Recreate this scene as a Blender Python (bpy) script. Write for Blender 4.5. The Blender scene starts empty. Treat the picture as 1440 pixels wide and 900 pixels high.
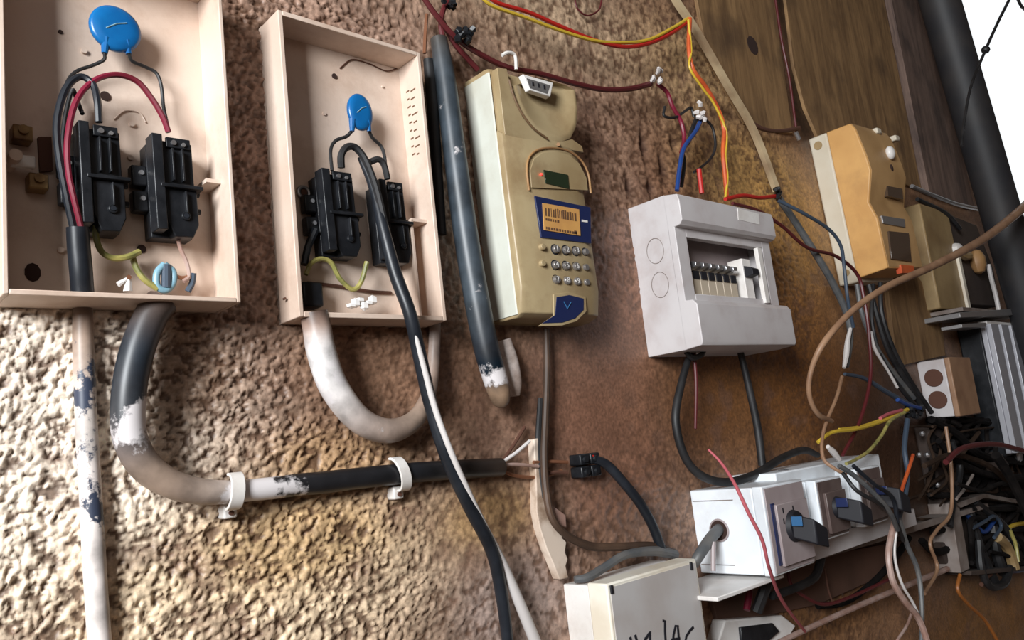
import bpy, math, random
import numpy as np
from mathutils import Vector, Matrix

C = bpy.context.scene.collection
random.seed(4)

# ------------------------------------------------------------------ camera, world, lights, exposure
CAM_D = 0.6
FPX = 1123.0
YAW, PITCH, ROLL = 0.7501, 0.1631, -0.1070
fw = Vector((math.sin(YAW)*math.cos(PITCH), math.cos(YAW)*math.cos(PITCH), math.sin(PITCH)))
rt = Vector((math.cos(YAW), -math.sin(YAW), 0.0))
up = rt.cross(fw)
rt2 = rt*math.cos(ROLL) + up*math.sin(ROLL)
up2 = -rt*math.sin(ROLL) + up*math.cos(ROLL)
CAM = Vector((0, -CAM_D, 0))
cd = bpy.data.cameras.new('camera'); cam = bpy.data.objects.new('camera', cd); C.objects.link(cam)
mw = Matrix((rt2, up2, -fw)).transposed().to_4x4(); mw.translation = CAM
cam.matrix_world = mw
cd.sensor_width = 36; cd.lens = FPX/1440*36; cd.clip_start = 0.01
cd.dof.use_dof = False
sc = bpy.context.scene
sc.camera = cam

w = bpy.data.worlds.new('sky'); sc.world = w; w.use_nodes = True
bg = w.node_tree.nodes['Background']
bg.inputs[0].default_value = (0.93, 0.97, 1.0, 1); bg.inputs[1].default_value = 1.15

def area(name, loc, target, sx, sy, power, col):
    l = bpy.data.lights.new(name, 'AREA'); l.shape = 'RECTANGLE'; l.size = sx; l.size_y = sy
    l.energy = power; l.color = col
    o = bpy.data.objects.new(name, l); C.objects.link(o); o.location = loc
    o.rotation_euler = (Vector(target)-Vector(loc)).to_track_quat('-Z', 'Y').to_euler()
    return o
# daylight coming through the open left end of the porch
area('daylight_left', (-1.30, -1.02, 0.64), (0.45, 0.0, 0.10), 0.6, 0.75, 83, (0.95, 0.98, 1.0))
area('daylight_front', (-0.3, -1.75, 0.9), (0.9, 0.0, 0.0), 1.2, 0.7, 2.0, (1.0, 0.97, 0.93))  # added fill lamp with no real source, lifts the shadows

sc.view_settings.view_transform = 'Standard'
sc.view_settings.look = 'None'
sc.view_settings.exposure = 0.0
sc.view_settings.gamma = 1.0
sc.view_settings.use_curve_mapping = False
try:
    sc.cycles.max_bounces = 6; sc.cycles.use_denoising = True
except Exception: pass

# ------------------------------------------------------------------ projection helper: pixel + distance from the wall -> point
def ray(u, v):
    return rt2*((u-720)/FPX) + up2*(-(v-450)/FPX) + fw
def P(u, v, d=0.0):
    r = ray(u, v); t = (CAM_D-d)/r.y
    return CAM + r*t
def mpp(u, v, d=0.0):
    return (CAM_D-d)/ray(u, v).y/FPX

# ------------------------------------------------------------------ materials
def mat(name, col, rough=0.5, col2=None, scale=12.0, lo=0.4, hi=0.65, metal=0.0, bump=0.0, bscale=200.0, spec=0.5, grime=None, gamt=0.5, gscale=18.0):
    m = bpy.data.materials.new(name); m.use_nodes = True
    nt = m.node_tree; b = nt.nodes['Principled BSDF']
    b.inputs['Base Color'].default_value = (*col, 1); b.inputs['Roughness'].default_value = rough
    b.inputs['Metallic'].default_value = metal
    b.inputs['Specular IOR Level'].default_value = spec
    geo = nt.nodes.new('ShaderNodeNewGeometry')
    out = None
    if col2 is not None:
        n = nt.nodes.new('ShaderNodeTexNoise'); n.inputs['Scale'].default_value = scale; n.inputs['Detail'].default_value = 6
        nt.links.new(geo.outputs['Position'], n.inputs['Vector'])
        r = nt.nodes.new('ShaderNodeValToRGB')
        r.color_ramp.elements[0].position = lo; r.color_ramp.elements[0].color = (*col, 1)
        r.color_ramp.elements[1].position = hi; r.color_ramp.elements[1].color = (*col2, 1)
        nt.links.new(n.outputs['Fac'], r.inputs['Fac']); out = r.outputs['Color']
    if grime is not None:
        n = nt.nodes.new('ShaderNodeTexNoise'); n.inputs['Scale'].default_value = gscale; n.inputs['Detail'].default_value = 8
        n.inputs['Roughness'].default_value = 0.7
        nt.links.new(geo.outputs['Position'], n.inputs['Vector'])
        r = nt.nodes.new('ShaderNodeMapRange'); r.inputs[1].default_value = 0.5; r.inputs[2].default_value = 0.75; r.inputs[4].default_value = gamt
        nt.links.new(n.outputs['Fac'], r.inputs[0])
        mx = nt.nodes.new('ShaderNodeMixRGB')
        nt.links.new(r.outputs[0], mx.inputs[0])
        if out: nt.links.new(out, mx.inputs[1])
        else: mx.inputs[1].default_value = (*col, 1)
        mx.inputs[2].default_value = (*grime, 1); out = mx.outputs[0]
    if out: nt.links.new(out, b.inputs['Base Color'])
    if bump > 0:
        n = nt.nodes.new('ShaderNodeTexNoise'); n.inputs['Scale'].default_value = bscale; n.inputs['Detail'].default_value = 4
        nt.links.new(geo.outputs['Position'], n.inputs['Vector'])
        bp = nt.nodes.new('ShaderNodeBump'); bp.inputs['Strength'].default_value = bump; bp.inputs['Distance'].default_value = 0.001
        nt.links.new(n.outputs['Fac'], bp.inputs['Height']); nt.links.new(bp.outputs[0], b.inputs['Normal'])
    return m

M = {}
def defm(k, *a, **kw): M[k] = mat(k, *a, **kw)
defm('box_pink', (.60, .46, .37), .45, (.68, .55, .46), 9, grime=(.30, .16, .09), gamt=.45, gscale=14, bump=.2)
defm('pvc_white', (.80, .78, .76), .4, (.70, .66, .62), 14, grime=(.3, .2, .14), gamt=.35)
defm('switch_white', (.78, .82, .86), .35, (.70, .74, .78), 20, grime=(.35, .25, .2), gamt=.25)
defm('board_grey', (.56, .53, .53), .4, (.50, .46, .46), 18, grime=(.33, .24, .2), gamt=.3)
defm('meter_cream', (.40, .31, .175), .42, (.30, .215, .11), 13, grime=(.17, .09, .04), gamt=.55, gscale=16)
defm('side_cream', (.60, .61, .54), .4, (.52, .51, .43), 14, grime=(.3, .22, .13), gamt=.25, gscale=20)
defm('meter_amber', (.64, .36, .125), .45, (.55, .29, .095), 14, grime=(.30, .15, .06), gamt=.35)
defm('meter_brown', (.36, .20, .08), .5, (.27, .14, .06), 14)
defm('meter_base', (.62, .56, .45), .5, (.55, .47, .35), 14)
defm('old_cream', (.36, .25, .12), .5, (.25, .16, .07), 14, grime=(.14, .08, .04), gamt=.5)
defm('black', (.007, .008, .010), .38, (.016, .017, .020), 60, bump=.15, bscale=400, spec=.35)
defm('black_cable', (.008, .008, .009), .55, (.02, .019, .02), 40)
defm('sheath', (.009, .011, .015), .4, (.016, .019, .025), 50, spec=.4)
defm('hose', (.018, .022, .030), .40, (.055, .065, .08), 35, lo=.42, hi=.7, grime=(.22, .18, .16), gamt=.45, gscale=22)
defm('pipe_black', (.022, .024, .028), .42, (.05, .052, .056), 20, lo=.4, hi=.7, grime=(.5, .48, .5), gamt=.0)
defm('pipe_patchy', (.022, .024, .03), .45, (.62, .60, .62), 26, lo=.49, hi=.54)
defm('pipe_beige', (.36, .27, .22), .5, (.22, .16, .13), 24, lo=.4, hi=.7)
defm('pipe_white', (.66, .58, .54), .45, (.48, .38, .33), 22, grime=(.16, .09, .06), gamt=.8, gscale=30)
defm('conduit_dirty', (.66, .60, .57), .45, (.50, .40, .34), 25, grime=(.035, .045, .09), gamt=1.0, gscale=30)
defm('blue', (.004, .12, .34), .3, (.004, .095, .29), 60)
defm('blue_ring', (.20, .36, .44), .35)
defm('dark_red', (.20, .012, .035), .4, (.13, .01, .02), 30)
defm('maroon', (.09, .012, .014), .45)
defm('red', (.45, .02, .015), .4)
defm('orange', (.62, .12, .03), .4, (.42, .06, .02), 30)
defm('yellow', (.62, .42, .04), .4)
defm('yellow_green', (.42, .36, .11), .35, (.16, .16, .05), 60)
defm('pinkwire', (.32, .19, .15), .45, (.44, .32, .28), 40)
defm('pink_red', (.45, .10, .12), .45)
defm('tan_cable', (.33, .19, .11), .5, (.24, .13, .075), 30)
defm('blue_wire', (.015, .05, .20), .35)
defm('grey_cable', (.075, .08, .085), .5, (.12, .115, .11), 40)
defm('steel_blue', (.045, .065, .095), .45)
defm('white_wire', (.60, .56, .54), .45)
defm('copper', (.30, .13, .07), .4, metal=.5)
defm('umber', (.045, .024, .014), .6, (.09, .05, .03), 30)
defm('breaker_beige', (.50, .42, .32), .45)
defm('meter_face', (.50, .30, .13), .5, (.38, .22, .09), 14)
defm('umber_orange', (.30, .10, .02), .5)
defm('sheet_brown', (.12, .06, .04), .7, (.07, .035, .022), 10)
defm('scoop_brown', (.14, .08, .04), .5)
defm('sooty', (.006, .005, .005), .9, (.014, .011, .010), 40, spec=.12)  # near-black and dull, dimmed in colour for the dark lower right
defm('sooty_brown', (.030, .018, .012), .9, (.05, .03, .02), 40, spec=.12)
defm('peach_trunk', (.68, .56, .46), .5, (.36, .24, .16), 30, grime=(.12, .07, .04), gamt=.7, gscale=30)
defm('rust', (.09, .035, .02), .8)
defm('hole', (.03, .012, .008), .9)
defm('steel', (.6, .6, .62), .28, metal=.9)
defm('dull_steel', (.35, .34, .34), .4, metal=.7)
defm('brass', (.30, .19, .08), .4, (.12, .06, .03), 60, metal=.6)
defm('chrome_key', (.28, .26, .25), .3, metal=.6)
defm('navy', (.012, .02, .075), .35)
defm('amber_label', (.62, .33, .10), .45, (.55, .28, .09), 40)
defm('ink', (.008, .008, .012), .6)
defm('ink_brown', (.12, .06, .03), .6)
defm('lcd', (.018, .028, .014), .15)
defm('dark_window', (.07, .045, .03), .2)
defm('knob_blue', (.03, .11, .24), .3)
defm('front_dark', (.13, .095, .085), .4, (.09, .06, .055), 30)
defm('front_grey', (.36, .30, .30), .4, (.31, .25, .25), 30)
defm('rail_grey', (.26, .22, .20), .5, (.16, .12, .10), 25)
defm('plank_old', (.26, .145, .06), .7, (.17, .09, .036), 6, bump=.4, bscale=60, grime=(.07, .03, .018), gamt=.6, gscale=9)
defm('batten', (.42, .32, .19), .6, (.24, .16, .09), 20)
defm('post', (.018, .018, .021), .6, (.03, .027, .027), 16)
defm('dark_void', (.035, .022, .018), .8, (.06, .04, .03), 12)
defm('handwrite', (.01, .01, .015), .6)
defm('fbox_front', (.48, .46, .45), .55, (.42, .38, .36), 20)
defm('fbox_cream', (.80, .76, .66), .5, (.68, .60, .48), 20)
defm('aluminium', (.50, .50, .54), .4, metal=.45)
defm('floor_cement', (.16, .11, .08), .8, (.10, .07, .05), 6)
defm('roof_dark', (.08, .06, .05), .9)
def wood(name, ca, cb, dark):
    m = bpy.data.materials.new(name); m.use_nodes = True; nt = m.node_tree; b = nt.nodes['Principled BSDF']
    g = nt.nodes.new('ShaderNodeNewGeometry'); mp = nt.nodes.new('ShaderNodeVectorMath'); mp.operation = 'MULTIPLY'; mp.inputs[1].default_value = (1, 1, .13)
    nt.links.new(g.outputs['Position'], mp.inputs[0])
    n = nt.nodes.new('ShaderNodeTexNoise'); n.inputs['Scale'].default_value = 42; n.inputs['Detail'].default_value = 8; n.inputs['Roughness'].default_value = .7; n.inputs['Distortion'].default_value = .6
    nt.links.new(mp.outputs[0], n.inputs['Vector'])
    r = nt.nodes.new('ShaderNodeValToRGB'); r.color_ramp.elements[0].position = .36; r.color_ramp.elements[0].color = (*cb, 1); r.color_ramp.elements[1].position = .62; r.color_ramp.elements[1].color = (*ca, 1)
    nt.links.new(n.outputs['Fac'], r.inputs['Fac'])
    n2 = nt.nodes.new('ShaderNodeTexNoise'); n2.inputs['Scale'].default_value = 9; n2.inputs['Detail'].default_value = 7
    nt.links.new(g.outputs['Position'], n2.inputs['Vector'])
    mr = nt.nodes.new('ShaderNodeMapRange'); mr.inputs[1].default_value = .52; mr.inputs[2].default_value = .72; mr.inputs[4].default_value = .75; nt.links.new(n2.outputs['Fac'], mr.inputs[0])
    mx = nt.nodes.new('ShaderNodeMixRGB'); nt.links.new(mr.outputs[0], mx.inputs[0]); nt.links.new(r.outputs[0], mx.inputs[1]); mx.inputs[2].default_value = (*dark, 1)
    nt.links.new(mx.outputs[0], b.inputs['Base Color']); b.inputs['Roughness'].default_value = .75
    bp = nt.nodes.new('ShaderNodeBump'); bp.inputs['Strength'].default_value = .4; bp.inputs['Distance'].default_value = .002; nt.links.new(n.outputs['Fac'], bp.inputs['Height']); nt.links.new(bp.outputs[0], b.inputs['Normal'])
    M[name] = m
wood('plank', (.30, .175, .075), (.14, .075, .03), (.06, .032, .016)); wood('plank_grey', (.20, .13, .10), (.08, .05, .04), (.03, .02, .018))
def emit(name, col, s):
    m = bpy.data.materials.new(name); m.use_nodes = True; b = m.node_tree.nodes['Principled BSDF']
    b.inputs['Base Color'].default_value = (*col, 1); b.inputs['Emission Color'].default_value = (*col, 1); b.inputs['Emission Strength'].default_value = s
    M[name] = m
emit('led_red', (1, .04, .03), 3.0)

# clear, slightly dusty plastic cover
# ------------------------------------------------------------------ mesh builder
class MB:
    def __init__(s): s.v = []; s.f = []
    def add(s, vs, fs):
        o = len(s.v); s.v += [tuple(x) for x in vs]; s.f += [tuple(i+o for i in f) for f in fs]; return s
    def box(s, x0, x1, y0, y1, z0, z1):
        return s.add([(x0,y0,z0),(x1,y0,z0),(x1,y1,z0),(x0,y1,z0),(x0,y0,z1),(x1,y0,z1),(x1,y1,z1),(x0,y1,z1)],
                     [(0,3,2,1),(4,5,6,7),(0,1,5,4),(1,2,6,5),(2,3,7,6),(3,0,4,7)])
    def prism(s, poly, h, axis='y'):
        """poly: list of 2D points; extruded between h[0] and h[1] along axis"""
        n = len(poly); vs = []
        for hh in h:
            for a, b in poly:
                vs.append({'y': (a, hh, b), 'x': (hh, a, b), 'z': (a, b, hh)}[axis])
        fs = [tuple(range(n)), tuple(range(2*n-1, n-1, -1))] + [(i, (i+1) % n, n+(i+1) % n, n+i) for i in range(n)]
        return s.add(vs, fs)
    def cyl(s, p0, p1, r0, r1=None, n=20, cap=True):
        return s.tube([p0, p1], [r0, r0 if r1 is None else r1], n, cap)
    def tube(s, pts, rad, n=10, cap=True, flat=1.0):
        pts = [Vector(p) for p in pts]
        if isinstance(rad, (int, float)): rad = [rad]*len(pts)
        o = len(s.v); k = len(pts)
        tan = [(pts[min(i+1, k-1)]-pts[max(i-1, 0)]).normalized() for i in range(k)]
        a = Vector((0, -1, 0)) if abs(tan[0].y) < .8 else Vector((1, 0, 0))
        nrm = (a - tan[0]*a.dot(tan[0])).normalized()
        for i in range(k):
            nrm = (nrm - tan[i]*nrm.dot(tan[i])).normalized(); b = tan[i].cross(nrm)
            for j in range(n):
                th = 2*math.pi*j/n
                s.v.append(tuple(pts[i] + (nrm*math.cos(th)*flat + b*math.sin(th))*rad[i]))
        for i in range(k-1):
            for j in range(n):
                s.f.append((o+i*n+j, o+i*n+(j+1) % n, o+(i+1)*n+(j+1) % n, o+(i+1)*n+j))
        if cap:
            s.f.append(tuple(o+j for j in range(n-1, -1, -1))); s.f.append(tuple(o+(k-1)*n+j for j in range(n)))
        return s
    def ball(s, c, r, n=10, sx=1, sy=1, sz=1):
        c = Vector(c); vs = []; m = n//2
        for i in range(1, m):
            for j in range(n):
                a = math.pi*i/m; b = 2*math.pi*j/n
                vs.append((c.x+r*sx*math.sin(a)*math.cos(b), c.y+r*sy*math.sin(a)*math.sin(b), c.z+r*sz*math.cos(a)))
        vs.append((c.x, c.y, c.z+r*sz)); vs.append((c.x, c.y, c.z-r*sz)); T = len(vs)-2; B = len(vs)-1; fs = []
        for i in range(m-2):
            for j in range(n): fs.append((i*n+j, (i+1)*n+j, (i+1)*n+(j+1) % n, i*n+(j+1) % n))
        for j in range(n):
            fs.append((T, j, (j+1) % n)); fs.append((B, (m-2)*n+(j+1) % n, (m-2)*n+j))
        return s.add(vs, fs)

def obj(name, mb, m, parent=None, bevel=0.0, smooth=True, seg=2, sharp=35):
    """mesh object; coordinates are those of the parent's own frame (or world when top-level)"""
    me = bpy.data.meshes.new(name)
    vs = mb.v; off = Vector((0, 0, 0))
    if parent is None and vs:
        off = Vector(vs[0]); vs = [(a-off.x, b-off.y, c-off.z) for a, b, c in vs]
    me.from_pydata(vs, [], mb.f)
    import bmesh
    bm = bmesh.new(); bm.from_mesh(me); bmesh.ops.recalc_face_normals(bm, faces=bm.faces); bm.to_mesh(me); bm.free()
    if smooth:
        me.polygons.foreach_set('use_smooth', [True]*len(me.polygons))
        me.set_sharp_from_angle(angle=math.radians(sharp))
    me.materials.append(M[m] if isinstance(m, str) else m)
    o = bpy.data.objects.new(name, me); C.objects.link(o)
    if parent is not None: o.parent = parent
    else: o.location = off
    if bevel > 0:
        b = o.modifiers.new('bevel', 'BEVEL'); b.width = bevel; b.segments = seg; b.limit_method = 'ANGLE'; b.angle_limit = math.radians(40)
        b.harden_normals = False
    return o
def tag(o, label, cat=None, group=None, kind=None):
    if label: o['label'] = label
    if cat: o['category'] = cat
    if group: o['group'] = group
    if kind: o['kind'] = kind
    return o
def structure(name, mb, m, **k):
    o = obj(name, mb, m, **k); o['kind'] = 'structure'; return o
def thing(name, label, cat, loc=(0, 0, 0), ang=0.0, group=None):
    o = bpy.data.objects.new(name, None); C.objects.link(o); o.empty_display_size = .01
    o.location = loc; o.rotation_euler = (0, -ang, 0)          # ang turns it within the wall plane
    tag(o, label, cat, group)
    o['_m'] = 0
    del o['_m']
    return o
def inv(o):
    return (Matrix.Translation(o.location) @ o.rotation_euler.to_matrix().to_4x4()).inverted()
def spline(pts, n=8):
    """Catmull-Rom through tuples of any length"""
    pts = [np.array(p, float) for p in pts]
    if len(pts) < 3: return pts
    e = [2*pts[0]-pts[1]] + pts + [2*pts[-1]-pts[-2]]; out = []
    for i in range(1, len(e)-2):
        a, b, c, d = e[i-1:i+3]
        for k in range(n):
            t = k/n
            out.append(.5*((2*b)+(-a+c)*t+(2*a-5*b+4*c-d)*t*t+(-a+3*b-3*c+d)*t**3))
    out.append(pts[-1]); return out
def wpts(px, dd=None, wpx=None, n=8):
    """px: (u, v, depth, width px) control points -> world pts + radii"""
    ctrl = []
    for p in px:
        u, v = p[0], p[1]; d = p[2] if len(p) > 2 and p[2] is not None else dd; wd = p[3] if len(p) > 3 else wpx
        r = wd/2*mpp(u, v, d if d is not None else 0)
        if d is None: d = r+.0012
        q = P(u, v, d); ctrl.append((q.x, q.y, q.z, r))
    s = spline(ctrl, n)
    return [Vector(q[:3]) for q in s], [float(q[3]) for q in s]
def cable(name, label, cat, px, m, d=None, w=None, group=None, parent=None, n=8, seg=8):
    pts, rad = wpts(px, d, w, seg)
    if parent is not None:
        I = inv(parent); pts = [I @ p for p in pts]
    o = obj(name, MB().tube(pts, rad, n), m, parent)
    if parent is None: tag(o, label, cat, group)
    return o
def L(o, u, v, d):
    """pixel at distance d from the wall -> coordinates of thing o"""
    return inv(o) @ P(u, v, d)

def paint_mat(name, patch, rough=.42, scale=26):
    m = bpy.data.materials.new(name); m.use_nodes = True; nt = m.node_tree; b = nt.nodes['Principled BSDF']
    a = nt.nodes.new('ShaderNodeAttribute'); a.attribute_name = 'paint'
    g = nt.nodes.new('ShaderNodeNewGeometry'); n = nt.nodes.new('ShaderNodeTexNoise'); n.inputs['Scale'].default_value = scale; n.inputs['Detail'].default_value = 7; n.inputs['Roughness'].default_value = .65
    nt.links.new(g.outputs['Position'], n.inputs['Vector'])
    ad = nt.nodes.new('ShaderNodeMath'); ad.operation = 'ADD'; nt.links.new(n.outputs['Fac'], ad.inputs[0]); nt.links.new(a.outputs['Alpha'], ad.inputs[1])
    mr = nt.nodes.new('ShaderNodeMapRange'); mr.inputs[1].default_value = .98; mr.inputs[2].default_value = 1.04; nt.links.new(ad.outputs[0], mr.inputs[0])
    n2 = nt.nodes.new('ShaderNodeTexNoise'); n2.inputs['Scale'].default_value = 45; n2.inputs['Detail'].default_value = 6; nt.links.new(g.outputs['Position'], n2.inputs['Vector'])
    m2 = nt.nodes.new('ShaderNodeMapRange'); m2.inputs[1].default_value = .3; m2.inputs[2].default_value = .7; m2.inputs[3].default_value = .55; m2.inputs[4].default_value = 1.35; nt.links.new(n2.outputs['Fac'], m2.inputs[0])
    sc_ = nt.nodes.new('ShaderNodeVectorMath'); sc_.operation = 'SCALE'; nt.links.new(a.outputs['Color'], sc_.inputs[0]); nt.links.new(m2.outputs[0], sc_.inputs['Scale'])
    mx = nt.nodes.new('ShaderNodeMixRGB'); nt.links.new(mr.outputs[0], mx.inputs[0]); nt.links.new(sc_.outputs[0], mx.inputs[1]); mx.inputs[2].default_value = (*patch, 1)
    nt.links.new(mx.outputs[0], b.inputs['Base Color']); b.inputs['Roughness'].default_value = rough
    M[name] = m
paint_mat('painted_pipe', (.64, .60, .60)); paint_mat('painted_conduit', (.035, .045, .075), .45, 55)
def painted(name, label, cat, px, m, n=24, seg=8):
    """px: (u, v, depth, width, (r, g, b), patch amount)"""
    pts, rad = wpts([p[:4] for p in px], None, None, seg)
    cols = spline([(*p[4], p[5]) for p in px], seg)
    o = obj(name, MB().tube(pts, rad, n), m)
    at = o.data.color_attributes.new('paint', 'FLOAT_COLOR', 'POINT')
    at.data.foreach_set('color', [float(min(max(x, 0), 1)) for c in cols for _ in range(n) for x in c])
    return tag(o, label, cat)

# ------------------------------------------------------------------ the wall: rough plaster, really displaced
def lattice(X, Z, cell, seed):
    rng = np.random.default_rng(seed); T = rng.random((512, 512))
    x = X/cell; z = Z/cell; xi = np.floor(x).astype(int); zi = np.floor(z).astype(int)
    fx = x-xi; fz = z-zi; fx = fx*fx*(3-2*fx); fz = fz*fz*(3-2*fz)
    g = lambda a, b: T[a % 512, b % 512]
    return (g(xi, zi)*(1-fx)+g(xi+1, zi)*fx)*(1-fz) + (g(xi, zi+1)*(1-fx)+g(xi+1, zi+1)*fx)*fz
def sstep(a, b, x):
    t = np.clip((x-a)/(b-a), 0, 1); return t*t*(3-2*t)
def build_wall():
    xs = [-1.6, -1.0, -.6, -.3, -.1]
    xs += [P(u, 450).x for u in np.arange(-30, 1500, 2.3)]
    xs = np.unique(np.array([x for x in xs if x < 2.75]))
    zs = np.concatenate([[-1.4, -1.0, -.7], np.arange(-.55, -.16, .0034), np.arange(-.16, .43, .00165), np.arange(.43, 1.2, .0045), [1.4, 1.6, 1.9]])
    X, Z = np.meshgrid(xs, zs, indexing='ij')
    # skew the right-hand end so that it follows the leaning post
    edge = 2.30 + .05 - .30*np.clip((Z-.5), -.8, 1.4)*.62
    k = sstep(1.9, 2.75, X); X = X*(1-k) + (edge + (X-2.75)*.4)*k
    # projected pixel position for masks tied to places on the wall
    q = np.stack([X, np.full_like(X, CAM_D), Z], -1)
    R = np.array([rt2, up2, fw]); c = q @ R.T
    ok = c[..., 2] > .05
    U = np.where(ok, 720+FPX*c[..., 0]/np.maximum(c[..., 2], .05), -9999.); V = np.where(ok, 450-FPX*c[..., 1]/np.maximum(c[..., 2], .05), 0.)
    def blob(u, v, ru, rv):                     # plain patch on the wall centred where the photo shows it
        p = P(u, v); s = mpp(u, v); rx = (P(u+ru, v)-p).x; rz = rv*s
        return np.exp(-((X-p.x)/rx)**2-((Z-p.z)/rz)**2)
    w1 = lattice(X, Z, .05, 1); w2 = lattice(X, Z, .018, 2)
    Xw = X+(w1-.5)*.01; Zw = Z+(w2-.5)*.006
    # coarse spatter (diagonal drops), finer stipple further right
    a = (Xw+.45*Zw)*1.0; b = Zw*1.25-.4*Xw
    co = .55*lattice(a, b*1.3, .0048, 3)+.3*lattice(a, b, .0026, 4)+.3*lattice(a, b, .0105, 5)
    co = co*.8 + .34*(lattice(a*1.0, b, .0017, 41)-.5)*.6 + .13*lattice(a, b, .0034, 42) + .07
    co = np.clip((co-.36)/.46, 0, 1)
    fi = .6*lattice(X, Z, .0042, 6)+.35*lattice(X, Z, .0075, 7)+.15*lattice(X, Z, .0024, 11)
    fi = np.clip((fi-.3)/.55, 0, 1)
    left = 1-sstep(.34, .62, X+(w1-.5)*.12)      # coarse zone
    smooth = np.clip(blob(820, 560, 90, 130)+blob(1040, 570, 110, 90)+blob(840, 470, 60, 60)+blob(1040, 300, 30, 110)*.6+blob(650, 760, 60, 60)*.5+.9*sstep(1.12, 1.3, X), 0, 1)
    smooth = np.clip(smooth + .75*blob(500, 530, 70, 60)+.5*blob(640, 560, 60, 90), 0, 1)
    h = (left*co*.0044 + (1-left)*fi*.0023)*(1-.88*smooth)
    pits = sum(blob(u, v, ru, rv) for u, v, ru, rv in [(905,205,5,22),(932,235,6,26),(915,265,5,14),(884,262,6,16),(945,200,4,14),(896,330,4,10),(1062,62,9,18),(930,290,3,10),(1025,160,10,10)])
    h = h - .006*np.clip(pits, 0, 1) + .0016*(w1-.5)+.0012*lattice(X, Z, .11, 8)
    # colours: paint, mortar and dirt, plus shade painted in
    col = np.zeros(X.shape+(3,))
    base = np.array([.27, .175, .125])
    col[:] = base
    zones = [  # u, v, ru, rv, strength, colour
        (60, 620, 230, 300, 1., (.88, .80, .70)), (330, 850, 260, 120, .9, (.80, .66, .48)), (420, 760, 120, 60, .8, (.50, .34, .17)),
        (470, 640, 90, 40, .6, (.42, .27, .13)),
        (350, 280, 40, 220, .8, (.20, .12, .09)), (520, 520, 100, 80, .85, (.24, .14, .09)), (270, 520, 60, 80, .75, (.23, .14, .09)),  # brown stains and the boxes' shade painted together
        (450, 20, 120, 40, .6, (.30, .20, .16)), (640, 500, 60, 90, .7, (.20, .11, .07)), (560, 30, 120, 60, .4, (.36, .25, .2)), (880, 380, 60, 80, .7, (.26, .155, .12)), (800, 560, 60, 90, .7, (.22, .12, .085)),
        (820, 50, 110, 60, .9, (.48, .36, .25)), (980, 100, 60, 60, .9, (.48, .36, .22)),
        (870, 200, 40, 70, .8, (.34, .22, .16)), (940, 240, 40, 60, .8, (.24, .13, .09)),
        (880, 480, 50, 130, .9, (.25, .135, .095)), (850, 640, 90, 110, .9, (.20, .10, .065)), (990, 560, 60, 90, .9, (.17, .08, .04)),
        (740, 720, 60, 90, .5, (.36, .25, .2)), (690, 730, 60, 45, .75, (.44, .28, .12)), (720, 850, 70, 70, .7, (.42, .34, .32)),
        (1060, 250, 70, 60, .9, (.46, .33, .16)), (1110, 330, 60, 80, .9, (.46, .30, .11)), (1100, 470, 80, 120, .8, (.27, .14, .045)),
        (1150, 560, 90, 80, .9, (.19, .09, .03)), (1250, 600, 60, 80, .9, (.10, .045, .02)), (1380, 620, 110, 120, .9, (.035, .02, .016)),  # lower right darkened in colour for the dimmer light there
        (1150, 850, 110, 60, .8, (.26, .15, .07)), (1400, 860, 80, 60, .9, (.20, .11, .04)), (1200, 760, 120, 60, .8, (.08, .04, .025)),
        (1106, 20, 14, 90, 1., (.03, .018, .012)), (1126, 150, 18, 60, 1., (.03, .018, .012)), (1330, 700, 50, 70, .8, (.045, .028, .02)), (940, 860, 60, 60, .5, (.26, .15, .1)),  # first two paint the shade in the gap between boards
    ]
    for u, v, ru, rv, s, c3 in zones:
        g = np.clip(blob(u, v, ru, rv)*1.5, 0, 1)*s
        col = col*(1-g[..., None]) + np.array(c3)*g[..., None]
    n1 = lattice(X, Z, .03, 21)*.6+lattice(X, Z, .011, 22)*.4
    col *= (.72+.56*n1)[..., None]
    wr_ = sstep(.72, 1.05, X)[..., None]; col *= (1-wr_)*np.array([1.04, .98, .92])+wr_*np.array([1.12, .94, .74])
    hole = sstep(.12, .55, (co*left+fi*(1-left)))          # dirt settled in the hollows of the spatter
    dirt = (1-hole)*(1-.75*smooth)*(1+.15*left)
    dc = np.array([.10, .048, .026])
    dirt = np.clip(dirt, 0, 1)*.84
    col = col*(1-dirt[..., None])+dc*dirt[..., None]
    col = col*(1-.8*np.clip(pits, 0, 1))[..., None]+np.array([.03, .012, .01])*.8*np.clip(pits, 0, 1)[..., None]
    blotch = sstep(.62, .8, lattice(X, Z, .045, 31)*.6+lattice(X, Z, .014, 32)*.4)*.5
    col = col*(1-blotch[..., None])+np.array([.17, .09, .06])*blotch[..., None]
    vis = ((V > 130) & (V < 900) | (V <= 130)) & (U > -400)
    nx, nz = X.shape
    idx = np.arange(nx*nz).reshape(nx, nz)
    quads = np.stack([idx[:-1, :-1], idx[1:, :-1], idx[1:, 1:], idx[:-1, 1:]], -1).reshape(-1, 4)
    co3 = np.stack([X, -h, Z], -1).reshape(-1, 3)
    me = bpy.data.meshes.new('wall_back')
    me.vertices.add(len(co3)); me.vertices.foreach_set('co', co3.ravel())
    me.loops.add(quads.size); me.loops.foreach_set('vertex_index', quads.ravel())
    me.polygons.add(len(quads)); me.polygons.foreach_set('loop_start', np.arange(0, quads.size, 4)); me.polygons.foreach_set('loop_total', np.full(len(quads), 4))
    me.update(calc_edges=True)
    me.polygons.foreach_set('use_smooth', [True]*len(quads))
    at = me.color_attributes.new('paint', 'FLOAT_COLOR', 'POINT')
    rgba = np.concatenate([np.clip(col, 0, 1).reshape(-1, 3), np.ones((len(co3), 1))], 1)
    at.data.foreach_set('color', rgba.ravel())
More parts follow.
